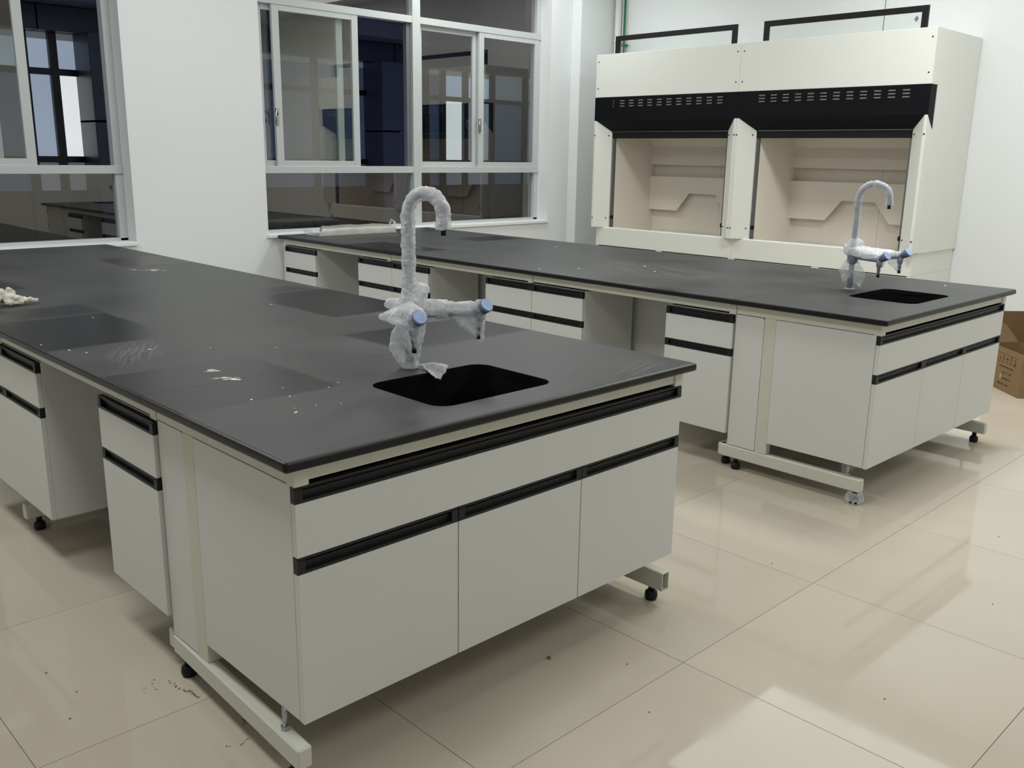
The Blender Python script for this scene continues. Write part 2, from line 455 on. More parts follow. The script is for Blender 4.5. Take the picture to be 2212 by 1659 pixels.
b = new_bm(); box(b, XL, XR, YF, YB + 0.3, CEIL, CEIL + 0.1); struct('ceiling', b, M['ceiling'])
b = new_bm(); box(b, XR, XR + 0.2, YF, YB + 0.3, 0, CEIL); struct('wall_right', b, M['wall'], 'white wall behind the fume hoods')
b = new_bm(); box(b, XL - 0.2, XL, YF, YB + 0.3, 0, CEIL); struct('wall_left', b, M['wall'])
b = new_bm(); box(b, XL - 0.2, XR + 0.2, YF - 0.2, YF, 0, CEIL); struct('wall_front', b, M['wall'])
W1 = (2.79, 5.985); W2 = (-1.45, 1.737); WZ0, WZ1 = 0.822, 3.12
YT = YB + 0.28
b = new_bm()
for x0, x1, z0, z1 in ((XL, XR, 0, WZ0), (XL, XR, WZ1, CEIL), (XL, W2[0], WZ0, WZ1), (W2[1], W1[0], WZ0, WZ1), (W1[1], XR, WZ0, WZ1)):
    box(b, x0, x1, YB, YT, z0, z1)
struct('wall_back', b, M['wall'], 'white window wall')
b = new_bm(); box(b, 6.275, XR, 4.848, YB, 0, CEIL, 0.004)
tag(struct('pillar', b, M['wall'], 'white square pillar in the corner beside the window'), kind='structure')
b = new_bm(); box(b, XR - 0.0025, XR, 1.99, 1.996, 2.3, CEIL)
struct('trim_1', b, M['groove'], 'thin vertical joint in the wall above the hoods')

# ------------------------------------------------------------------ windows
YW = 5.11
def window(name, x0, x1, mull, layout, label):
    w = bpy.data.objects.new(name, None); COL.objects.link(w); w.location = ((x0 + x1) / 2, YW, WZ0 + 0.03)
    w['kind'] = 'structure'; w['label'] = label
    off = tuple(w.location)
    zs, zt0, zt1, zr0, zr1, ztop = WZ0 + 0.03, 2.606, 2.663, 1.325, 1.382, WZ1
    d0, d1 = YW, YW + 0.085
    fr = new_bm()                                                 # fixed frame members
    for a, c, z0, z1 in ((x0, x0 + 0.055, zs, ztop), (x1 - 0.055, x1, zs, ztop), (x0, x1, ztop - 0.05, ztop), (x0, x1, zs, zs + 0.02)):
        box(fr, a, c, d0 + 0.012, d1, z0, z1, 0.002)
    part('window_frame', fr, M['alu'], w, off)
    bays = [x0] + list(mull) + [x1]
    for mx in mull:
        fr = new_bm(); box(fr, mx - 0.044, mx + 0.044, d0 - 0.004, d1, zs, ztop, 0.002)
        part('mullion', fr, M['alu'], w, off)
    fr = new_bm(); box(fr, x0, x1, d0, d1, zt0, zt1, 0.002); part('transom', fr, M['alu'], w, off)
    fr = new_bm(); box(fr, x0, x1, d0, d1, zr0, zr1, 0.002); part('sash_rail', fr, M['alu'], w, off)
    for a, c in zip(bays[:-1], bays[1:]):
        for z0, z1 in ((zs + 0.02, zr0), (zt1, ztop - 0.05)):
            fr = new_bm(); box(fr, a + 0.03, c - 0.03, d0 + 0.045, d0 + 0.051, z0, z1)
            part('glass_pane', fr, M['glass'], w, off)
    for sx0, sx1, depth, lab, latch, dirty in layout:
        y0 = d0 + (0.006 if depth == 0 else 0.046); y1 = y0 + 0.03
        s = new_bm(); z0, z1 = zr1 - 0.004, zt0 + 0.004
        st = 0.062
        for a, c, e, f in ((sx0, sx0 + st, z0, z1), (sx1 - st, sx1, z0, z1), (sx0 + st, sx1 - st, z0, z0 + 0.047), (sx0 + st, sx1 - st, z1 - 0.047, z1)):
            box(s, a, c, y0, y1, e, f, 0.0015)
        so = part('sliding_sash', s, M['alu'], w, off, label=lab)
        g = new_bm(); box(g, sx0 + st - 0.004, sx1 - st + 0.004, y0 + 0.012, y0 + 0.017, z0 + 0.043, z1 - 0.043)
        part('glass_pane', g, M['glass_dirty'] if dirty else M['glass'], so, off)
        if latch is not None:
            l = new_bm()
            box(l, latch - 0.012, latch + 0.012, y0 - 0.016, y0 + 0.004, 1.70, 1.83, 0.003)
            tube(l, [(latch - 0.003, y0 - 0.014, 1.78), (latch - 0.026, y0 - 0.034, 1.815), (latch - 0.034, y0 - 0.04, 1.765), (latch - 0.02, y0 - 0.03, 1.725)], [0.011, 0.010, 0.009, 0.008], 8)
            part('latch', l, M['steel'], so, off)
    return w
window('window_1', W1[0], W1[1], (4.406,),
       ((2.985, 3.79, 0, 'sliding sash pushed to the left, in front', 2.995, False), (2.85, 3.66, 1, None, None, False),
        (4.44, 5.175, 1, None, None, False), (5.16, 5.965, 0, 'sash with paint spatter on the glass', 5.165, True)),
       'aluminium window with two bays beside the corner pillar')
window('window_2', W2[0], W2[1], (0.145,),
       ((0.37, 1.169, 0, None, None, False), (0.18, 0.98, 1, None, None, False), (-1.40, -0.62, 1, None, None, False), (-0.66, 0.115, 0, None, None, False)),
       'aluminium window with a half-open sash behind the nearer bench')
for n, (x0, x1) in (('1', W1), ('2', W2)):
    s = new_bm(); box(s, x0 - 0.012, x1 + 0.0, 4.948, YW + 0.06, 0.826, 0.853, 0.003)
    o = part('window_sill', s, M['wall'], bpy.data.objects['window_' + n], tuple(bpy.data.objects['window_' + n].location))
# side track strips seen in the open bay
t = new_bm(); box(t, 4.318, 4.36, YW + 0.03, YW + 0.08, 1.382, 2.606, 0.002)
part('sash_jamb', t, M['alu_dark'], bpy.data.objects['window_1'], tuple(bpy.data.objects['window_1'].location))

# ------------------------------------------------------------------ facade across the light well
FY = 9.0
fac = thing('courtyard_facade', 'dark navy clad facade with lit panes seen through the windows', 'building', (4.5, FY, 0))
def fpart(name, m, x0, x1, y0, y1, z0, z1, bv=0.0):
    q = new_bm(); box(q, x0, x1, y0, y1, z0, z1, bv); return part(name, q, m, fac, (4.5, FY, 0))
for a, c in ((-2.5, 0.1), (0.115, 2.44), (2.455, 4.8), (4.815, 6.91), (6.925, 9.2), (9.215, 12.5)):
    fpart('cladding_panel', M['navy'], a, c, FY - 0.25, FY + 0.1, 2.655, 2.90, 0.003)
    fpart('soffit_panel', M['soffit'], a, c, FY - 0.7, FY - 0.25, 2.905, 3.12, 0.003)
    fpart('cladding_panel', M['navy'], a, c, FY - 0.75, FY + 0.1, 3.13, 5.2, 0.003)
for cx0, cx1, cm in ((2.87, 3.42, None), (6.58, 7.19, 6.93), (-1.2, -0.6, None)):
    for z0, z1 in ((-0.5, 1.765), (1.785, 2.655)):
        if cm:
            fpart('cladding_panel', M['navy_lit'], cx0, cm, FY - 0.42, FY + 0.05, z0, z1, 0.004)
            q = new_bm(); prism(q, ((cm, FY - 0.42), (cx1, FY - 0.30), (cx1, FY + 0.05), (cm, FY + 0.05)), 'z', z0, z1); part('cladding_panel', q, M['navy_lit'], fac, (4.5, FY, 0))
        else:
            fpart('cladding_panel', M['navy'], cx0, cx1, FY - 0.42, FY + 0.05, z0, z1, 0.004)
def bay(x0, x1, mullx, cols):
    """a glazed bay: mullions, rails and panes; cols = per column (upper, lower) pane materials"""
    xs = [x0] + mullx + [x1]
    for mx in mullx:
        fpart('mullion', M['mull'], mx - 0.04, mx + 0.04, FY - 0.06, FY + 0.06, -0.4, 2.655)
    for z0, z1 in ((2.235, 2.30), (1.345, 1.41)):
        fpart('rail', M['mull'], x0, x1, FY - 0.055, FY + 0.06, z0, z1)
    for i, (a, c) in enumerate(zip(xs[:-1], xs[1:])):
        up, lo = cols[i % len(cols)]
        fpart('glass_pane', up, a, c, FY + 0.0, FY + 0.02, 2.30, 2.59)
        fpart('glass_pane', M['pane_dim'], a, c, FY + 0.0, FY + 0.02, 2.59, 2.655)
        fpart('glass_pane', lo, a, c, FY + 0.0, FY + 0.02, 1.41, 2.235)
        fpart('glass_pane', M['pane_dim'] if lo is not M['pane_dark'] else M['pane_dark'], a, c, FY + 0.0, FY + 0.02, 1.05, 1.345)
        fpart('spandrel_panel', M['mull'], a, c, FY + 0.0, FY + 0.04, -0.4, 1.05)
PW, PB, PG, PD, PK = M['pane_white'], M['pane_blue'], M['pane_grey'], M['pane_dim'], M['pane_dark']
bay(-0.6, 2.87, [0.3, 1.2, 1.9, 2.35, 2.64], [(PD, PK), (PG, PK), (PD, PD), (PG, PK), (PB, PB), (PB, PW)])
bay(3.42, 6.58, [4.2, 5.0, 5.8], [(PK, PK), (PD, PK), (PK, PK), (PK, PK)])
bay(7.19, 12.0, [7.62, 7.93, 8.36, 8.90, 9.6, 10.5], [(PK, PK), (PK, PK), (PB, PW), (PB, PG), (PD, PK), (PK, PK), (PK, PK)])
fpart('base_wall', M['navy'], -3, 12.5, FY + 0.06, FY + 0.3, -1.0, 5.3)
fpart('ledge', M['soffit'], -3, 12.5, FY - 0.9, FY + 0.06, -1.2, -0.5)

# ------------------------------------------------------------------ lab benches
TH = -0.0067
class Bench:
    def __init__(s, ox, oy, th): s.T = Matrix.Translation((ox, oy, 0)) @ Matrix.Rotation(th, 4, 'Z'); s.th = th
    def root(s, name, label, cat, base, group=None):
        return thing(name, label, cat, tuple(s.T @ Vector(base)), s.th, group)
    def mesh(s, name, me, m, label, cat):
        o = link(name, me, m); o.matrix_world = s.T.copy(); return tag(o, label, cat)
NEAR, FAR = Bench(0, 0, 0), Bench(2.8134, -0.0493, TH)
W = 1.506; ZT = 0.85; TK = 0.027; XF = 0.027; XP = 0.037; YE = 0.041; YP = 0.061

def worktop(bench, y0, y1, front, back, m, label, sink=None):
    bm = new_bm(); box(bm, -0.008, W + 0.008, y0, y1, ZT - TK, ZT)
    es = []
    for e in bm.edges:
        a, c = e.verts
        if abs(a.co.z - c.co.z) > 1e-6:
            if front and min(a.co.y, c.co.y) < y0 + 1e-6: es.append(e)
            continue
        mid = (a.co + c.co) / 2
        if mid.x < 0 or mid.x > W or (front and mid.y < y0 + 1e-6): es.append(e)
    bmesh.ops.bevel(bm, geom=es, offset=0.010, segments=4, affect='EDGES', profile=0.5)
    me = bpy.data.meshes.new('worktop'); bm.to_mesh(me); bm.free()
    if sink:
        x0, x1, sy0, sy1, r = sink
        c = new_bm(); prism(c, round_rect(x0, x1, sy0, sy1, r), 'z', ZT - 0.2, ZT + 0.2)
        cm = bpy.data.meshes.new('cut'); c.to_mesh(cm); c.free()
        oc = bpy.data.objects.new('cut', cm); oo = bpy.data.objects.new('w', me)
        COL.objects.link(oc); COL.objects.link(oo)
        md = oo.modifiers.new('b', 'BOOLEAN'); md.operation = 'DIFFERENCE'; md.object = oc; md.solver = 'EXACT'
        me2 = bpy.data.meshes.new_from_object(oo.evaluated_get(bpy.context.evaluated_depsgraph_get()))
        bpy.data.objects.remove(oc); bpy.data.objects.remove(oo); me = me2; me.name = 'worktop'
    return bench.mesh('worktop', me, m, label, 'worktop')

def round_rect(x0, x1, y0, y1, r, n=6):
    out = []
    for cx, cy, a0 in ((x1 - r, y1 - r, 0), (x0 + r, y1 - r, 90), (x0 + r, y0 + r, 180), (x1 - r, y0 + r, 270)):
        for k in range(n + 1):
            a = rad(a0 + 90 * k / n); out.append((cx + r * math.cos(a), cy + r * math.sin(a)))
    return out

SINK = (0.527, 0.972, 0.122, 0.462, 0.055)
def sink(bench, label):
    x0, x1, y0, y1, r = SINK
    base = ((x0 + x1) / 2, (y0 + y1) / 2, ZT - 0.24)
    t = bench.root('sink', label, 'sink', base)
    bm = new_bm(); z0, z1 = ZT - 0.24, ZT - 0.005
    loops = []
    for ins, z in ((0.002, z1), (0.002, z1 - 0.02), (0.013, z1 - 0.022), (0.018, z0 + 0.05), (0.05, z0 + 0.012), (0.10, z0 + 0.006)):
        loops.append([bm.verts.new((x, y, z)) for x, y in round_rect(x0 + ins, x1 - ins, y0 + ins, y1 - ins, max(r - ins * 0.5, 0.02))])
    out = []
    for ins, z in ((-0.001 + 0.0035, z1), (0.0005 + 0.004, z0)): pass
    n = len(loops[0])
    for a, c in zip(loops[:-1], loops[1:]):
        for k in range(n): bm.faces.new((a[k], c[k], c[(k + 1) % n], a[(k + 1) % n])).smooth = True
    bm.faces.new(loops[-1])
    bmesh.ops.recalc_face_normals(bm, faces=bm.faces[:])
    for f in bm.faces: f.normal_flip()
    bmesh.ops.solidify(bm, geom=bm.faces[:], thickness=0.003)
    part('basin', bm, M['sink'], t, base)
    d = new_bm(); tube(d, [((x0 + x1) / 2, (y0 + y1) / 2, z0 - 0.05), ((x0 + x1) / 2, (y0 + y1) / 2, z0 + 0.011)], 0.035, 16)
    part('drain', d, M['black'], t, base)
    return t

def pull(bm, axis, a, c, face, z0, z1, inset=0.0):
    """black strip handle with a recessed slot. axis 'x': strip runs in x, face = y of its front; axis 'y': runs in y, face = x of its front"""
    t = 0.0185
    def bx(u0, u1, d0, d1, e, f):
        if axis == 'x': box(bm, u0, u1, face + d0, face + d1, e, f)
        else: box(bm, face + d0, face + d1, u0, u1, e, f)
    bx(a, c, 0.0, t, z0, z0 + 0.007)
    bx(a, c, 0.002, t, z1 - 0.006, z1)
    e = 0.021
    bx(a, a + e, 0.0, t, z0 + 0.007, z1 - 0.006); bx(c - e, c, 0.0, t, z0 + 0.007, z1 - 0.006)
    bx(a + e, c - e, t - 0.005, t, z0 + 0.007, z1 - 0.006)
    bx(a + e, c - e, 0.009, t - 0.005, z0 + 0.022, z0 + 0.026)
    return bm

def end_cabinet(bench, label):
    x0, x1 = XP, 1.490; base = ((x0 + x1) / 2, 0.30, 0.0)
    t = bench.root('sink_cabinet', label, 'cabinet', base)
    zb = 0.173
    for nm, a in (('side_panel', (x0, x0 + 0.018, YP, 0.540, zb + 0.002, 0.773)), ('side_panel', (x1 - 0.018, x1, YP, 0.540, zb + 0.002, 0.773)),
                  ('bottom_panel', (x0 + 0.018, x1 - 0.018, YP, 0.540, zb + 0.002, zb + 0.02)), ('back_panel', (x0 + 0.018, x1 - 0.018, 0.522, 0.540, zb + 0.02, 0.773))):
        q = new_bm(); box(q, *a, 0.001); part(nm, q, M['panel'], t, base)
    q = new_bm(); box(q, x0, x1, YE, YE + 0.0185, 0.601, 0.7315, 0.0012)
    d = part('drawer_front', q, M['panel'], t, base)
    part('handle', pull(new_bm(), 'x', x0, x1, YE, 0.732, 0.772), M['handle'], d, base)
    for a, c in ((x0, 0.5185), (0.5215, 1.0045), (1.0075, x1)):
        q = new_bm(); box(q, a, c, YE, YE + 0.0185, zb, 0.5595, 0.0012)
        d = part('door', q, M['panel'], t, base)
        part('handle', pull(new_bm(), 'x', a, c, YE, 0.560, 0.600), M['handle'], d, base)
    return t

def side_cabinet(bench, y0, y1, bays, label):
    """cabinet under the long side; fronts face -x"""
    base = (0.25, (y0 + y1) / 2, 0.0)
    t = bench.root('drawer_cabinet', label, 'cabinet', base)
    zb = 0.176; xb = XF + 0.019
    for nm, a in (('side_panel', (xb, 0.47, y0, y0 + 0.018, zb, 0.768)), ('side_panel', (xb, 0.47, y1 - 0.018, y1, zb, 0.768)),
                  ('bottom_panel', (xb, 0.47, y0 + 0.018, y1 - 0.018, zb, zb + 0.018)), ('back_panel', (0.452, 0.47, y0 + 0.018, y1 - 0.018, zb + 0.018, 0.768)),
                  ('top_panel', (xb, 0.452, y0 + 0.018, y1 - 0.018, 0.75, 0.768))):
        q = new_bm(); box(q, *a, 0.001); part(nm, q, M['panel'], t, base)
    n = bays; w = (y1 - y0) / n
    for k in range(n):
        a, c = y0 + k * w + 0.0015, y0 + (k + 1) * w - 0.0015
        q = new_bm(); box(q, XF, xb - 0.0005, a, c, 0.601, 0.7275, 0.0012)
        d = part('drawer_front', q, M['panel'], t, base)
        part('handle', pull(new_bm(), 'y', a, c, XF, 0.728, 0.766), M['handle'], d, base)
        q = new_bm(); box(q, XF, xb - 0.0005, a, c, zb, 0.5635, 0.0012)
        d = part('door', q, M['panel'], t, base)
        part('handle', pull(new_bm(), 'y', a, c, XF, 0.564, 0.600), M['handle'], d, base)
    return t

def glide(bm, x, y, ztop):
    tube(bm, [(x, y, ztop + 0.004), (x, y, 0.032)], 0.0115, 10)
    tube(bm, [(x, y, 0.034), (x, y, 0.028), (x, y, 0.012), (x, y, 0.0)], [0.013, 0.021, 0.023, 0.020], 14)

def hollow(bm, x0, x1, y0, y1, z0, z1, t=0.003):
    """open-ended square tube along y"""
    for a in ((x0, x1, y0, y1, z1 - t, z1), (x0, x1, y0, y1, z0, z0 + t), (x0, x0 + t, y0, y1, z0 + t, z1 - t), (x1 - t, x1, y0, y1, z0 + t, z1 - t)): box(bm, *a)

def end_frame(bench, label, skew=0.0, open_end=False, scrap=False):
    base = (W / 2, 0.38, 0.0)
    t = bench.root('end_frame', label, 'frame', base)
    R0, R1 = 0.7755, 0.8225
    q = new_bm(); box(q, XP + 0.038, 1.452, 0.046, 0.072, R0 + 0.006, R1, 0.001); part('front_rail', q, M['ivory'], t, base)
    for x0, x1 in ((XP, XP + 0.03), (1.462, 1.492)):
        q = new_bm(); box(q, x0, x1, 0.072, 0.755, R0, R1, 0.001); part('side_rail', q, M['ivory'], t, base)
    for x0, x1 in ((XP - 0.001, XP + 0.0385), (1.4515, 1.493)):
        q = new_bm(); box(q, x0, x1, 0.040, 0.0735, R0 - 0.004, R1 - 0.0005, 0.002); part('corner_cap', q, M['ivory'], t, base)
    for s in (0, 1):
        xa = XP if s == 0 else 1.492 - 0.04
        xu = (xa, xa + 0.04)
        q = new_bm(); box(q, xu[0], xu[1], 0.5405, 0.602, 0.117, R0, 0.002); u = part('upright', q, M['ivory'], t, base)
        if s == 0:
            fp = new_bm(); r = 0.012
            poly = [(0.604, 0.121), (0.757, 0.121), (0.757, 0.772)] + [(0.604 + r - r * math.sin(a), 0.772 - r + r * math.cos(a)) for a in (0, .4, .8, 1.2, 1.5708)]
            prism(fp, poly, 'x', XP + 0.0015, XP + 0.02); part('filler_panel', fp, M['panel'], t, base)
        q = new_bm()
        sk = skew if s == 0 else 0.0
        y0, y1 = (0.03, 0.80) if not (s == 0 and skew) else (0.03, 0.765)
        x0, x1 = (xa - 0.001, xa + 0.039)
        if s == 1: x0, x1 = 1.431, 1.468
        ye0 = 0.031 if s == 1 else (0.060 if not skew else 0.035)
        if s == 1 and open_end:
            hollow(q, x0, x1, ye0, y1, 0.052, 0.117)
        else:
            box(q, x0, x1, ye0, y1, 0.056 if not skew else 0.058, 0.117, 0.005)
        if sk:
            for v in q.verts: v.co.x += -sk * (y1 - v.co.y) / (y1 - ye0)
        part('foot_beam', q, M['ivory'], t, base)
        xm = (x0 + x1) / 2
        for yy in (0.088, 0.71):
            gx = xm - (sk * (y1 - yy) / (y1 - ye0) if sk else 0)
            q = new_bm(); glide(q, gx, yy, 0.058); g = part('glide', q, M['black'], t, base)
            if scrap and s == 0 and yy < 0.3:
                q = new_bm(); rnd = random.Random(3)
                for k in range(9):
                    a = k / 9 * 6.28; tube(q, [(gx + 0.02 * math.cos(a), yy + 0.02 * math.sin(a), 0.052), (gx + 0.03 * math.cos(a), yy + 0.03 * math.sin(a), 0.022 + rnd.random() * .012), (gx + 0.042 * math.cos(a), yy + 0.036 * math.sin(a), 0.006)], [0.010, 0.012, 0.004], 6)
                me = fuse(q, 0.004, 0.004, 60, 2.0)
                for v in me.vertices: v.co = v.co - Vector(base)
                link('plastic_scrap', me, M['film'], t)['label'] = 'torn clear plastic round the glide'
        q = new_bm(); tube(q, [(xm - sk * 0.8, 0.133, 0.117), (xm - sk * 0.8, 0.133, 0.178)], 0.0065, 10); part('support_rod', q, M['steel'], t, base)
        q = new_bm(); tube(q, [(xm - sk * 0.8, 0.133, 0.117), (xm - sk * 0.8, 0.133, 0.128)], 0.0115, 6, smooth=False); part('rod_nut', q, M['steel'], t, base)
    return t

SEG = (0.755, 2.14, 3.525, 4.93)
def long_frame(bench, label, endpanel):
    base = (W / 2, 2.85, 0.0)
    t = bench.root('long_frame', label, 'frame', base)
    R0, R1 = 0.7755, 0.8225
    for a, c in zip(SEG[:-1], SEG[1:]):
        for x0, x1 in ((XP, XP + 0.03), (1.462, 1.492)):
            q = new_bm(); box(q, x0, x1, a + 0.003, c - 0.001, R0 + 0.004, R1, 0.001); part('side_rail', q, M['ivory'], t, base)
        q = new_bm(); box(q, XP - 0.002, XP + 0.02, a + 0.003, a + 0.042, R0 - 0.006, R1 - 0.008, 0.002); part('rail_cap', q, M['ivory'], t, base)
        for yy in (a + 0.02, c - 0.06):
            q = new_bm(); box(q, XP + 0.03, 1.462, yy, yy + 0.04, R0 + 0.004, R1, 0.001); part('cross_rail', q, M['ivory'], t, base)
        for yy in ((a + 0.02, c - 0.019) if a < 1 else (c - 0.019 if c < 4 else c - 0.06,)):
            q = new_bm(); box(q, 0.045, 1.46, yy, yy + 0.038, 0.056, 0.117, 0.004); part('foot_beam', q, M['ivory'], t, base)
            q = new_bm(); box(q, 0.72, 0.785, yy, yy + 0.038, 0.117, R0 + 0.004, 0.002); part('upright', q, M['ivory'], t, base)
            for gx in (0.097, 1.41):
                q = new_bm(); glide(q, gx, yy + 0.019, 0.058); part('glide', q, M['black'], t, base)
        for xx in (0.52, 1.45):  # inner closes the knee spaces; unseen outer added to stop light leaking
            q = new_bm(); box(q, xx, xx + 0.012, a + 0.07, c - 0.07, 0.176, R0, 0.001); part('closing_panel', q, M['panel'], t, base)
    if endpanel:
        q = new_bm(); box(q, XP, 1.49, 4.93, 4.965, 0.0, 0.822, 0.001); part('end_panel', q, M['panel'], t, base)
    return t

near_dust = worktop_mat('dusty_black_resin_near',
    [(-0.1, 0.465, 0.50, 1.03, 0.72, 0.014), (-0.1, 0.43, 1.50, 2.13, 0.96, 0.014), (0.1, 0.425, 2.16, 2.41, 0.7, 0.03),
     (1.08, 1.62, 1.46, 2.17, 0.92, 0.014), (1.0, 1.43, 2.2, 2.35, 0.6, 0.05), (0.90, 1.53, 0.765, 1.13, 0.85, 0.012),
     (-0.1, 0.40, 3.02, 3.47, 0.8, 0.02), (1.10, 1.6, 3.58, 4.02, 0.8, 0.02)],
    [(0.22, 1.30, 0.26, 0.11, 62, 1.3), (0.45, 0.05, 0.50, 0.06, 4, -0.55), (1.24, 0.10, 0.26, 0.16, 20, 0.9), (1.15, 0.28, 0.35, 0.08, 35, -0.6),
     (0.30, 0.25, 0.25, 0.05, 30, -0.45), (0.80, 0.055, 0.35, 0.035, 3, -0.6)])
far_dust = worktop_mat('dusty_black_resin_far',
    [(-0.1, 0.36, 3.33, 4.06, 0.92, 0.015), (0.97, 1.4, 3.66, 3.96, 0.92, 0.015), (-0.1, 0.05, 1.08, 1.22, 0.7, 0.03)],
    [(0.6, 1.7, 0.6, 0.4, 70, 0.7), (0.3, 0.35, 0.3, 0.05, 30, -0.5), (0.95, 0.9, 0.3, 0.06, 60, -0.4)], 0.10, 0.18)

worktop(NEAR, 0.0, SEG[0] - 0.0006, True, False, near_dust, 'dusty black worktop end piece with a sink cutout on the nearer bench', SINK)
worktop(NEAR, SEG[0] + 0.0006, SEG[1] - 0.0006, False, False, near_dust, 'black worktop section next behind the sink end of the nearer bench')
worktop(NEAR, SEG[1] + 0.0006, SEG[2] - 0.0006, False, False, near_dust, 'black worktop section of the nearer bench with the crumpled cloth on it')
worktop(NEAR, SEG[2] + 0.0006, 4.942, False, True, near_dust, 'black worktop section of the nearer bench against the window sill')
worktop(FAR, 0.0, SEG[0] - 0.0006, True, False, far_dust, 'black worktop end piece with a sink cutout on the bench by the hoods', SINK)
worktop(FAR, SEG[0] + 0.0006, SEG[1] - 0.0006, False, False, far_dust, 'black worktop section next behind the sink end of the bench by the hoods')
worktop(FAR, SEG[1] + 0.0006, SEG[2] - 0.0006, False, False, far_dust, 'third black worktop section from the sink end of the bench by the hoods')
worktop(FAR, SEG[2] + 0.0006, 4.968, False, True, far_dust, 'black worktop section carrying the wrapped packet below the window')
sink(NEAR, 'black rectangular sink in the nearer bench')
sink(FAR, 'black rectangular sink in the bench by the hoods')
end_cabinet(NEAR, 'white sink cabinet with three doors at the end of the nearer bench')
end_cabinet(FAR, 'white sink cabinet with three doors at the end of the bench by the hoods')
end_frame(NEAR, 'ivory steel end frame under the nearer bench, open tube foot at one end', skew=0.024, open_end=True)
end_frame(FAR, 'ivory steel end frame under the bench by the hoods, torn plastic at one foot', scrap=True)
long_frame(NEAR, 'long ivory steel frame under the nearer bench behind its end unit', False)
long_frame(FAR, 'long ivory steel frame with a white end panel under the bench by the hoods', True)
side_cabinet(NEAR, 0.765, 1.165, 1, 'narrow white drawer cabinet beside the filler panel of the nearer bench')
side_cabinet(NEAR, 1.737, 2.543, 2, 'double white drawer cabinet of the nearer bench, cut by the picture edge')
side_cabinet(FAR, 0.765, 1.165, 1, 'narrow white drawer cabinet next to the end frame of the bench by the hoods')
side_cabinet(FAR, 1.737, 2.543, 2, 'double white drawer cabinet between two knee spaces, right of the wrapped gooseneck tap')
side_cabinet(FAR, 3.106, 3.914, 2, 'double white drawer cabinet behind the wrapped gooseneck tap')
side_cabinet(FAR, 4.481, 4.925, 1, 'narrow white drawer cabinet against the window wall below the packet')

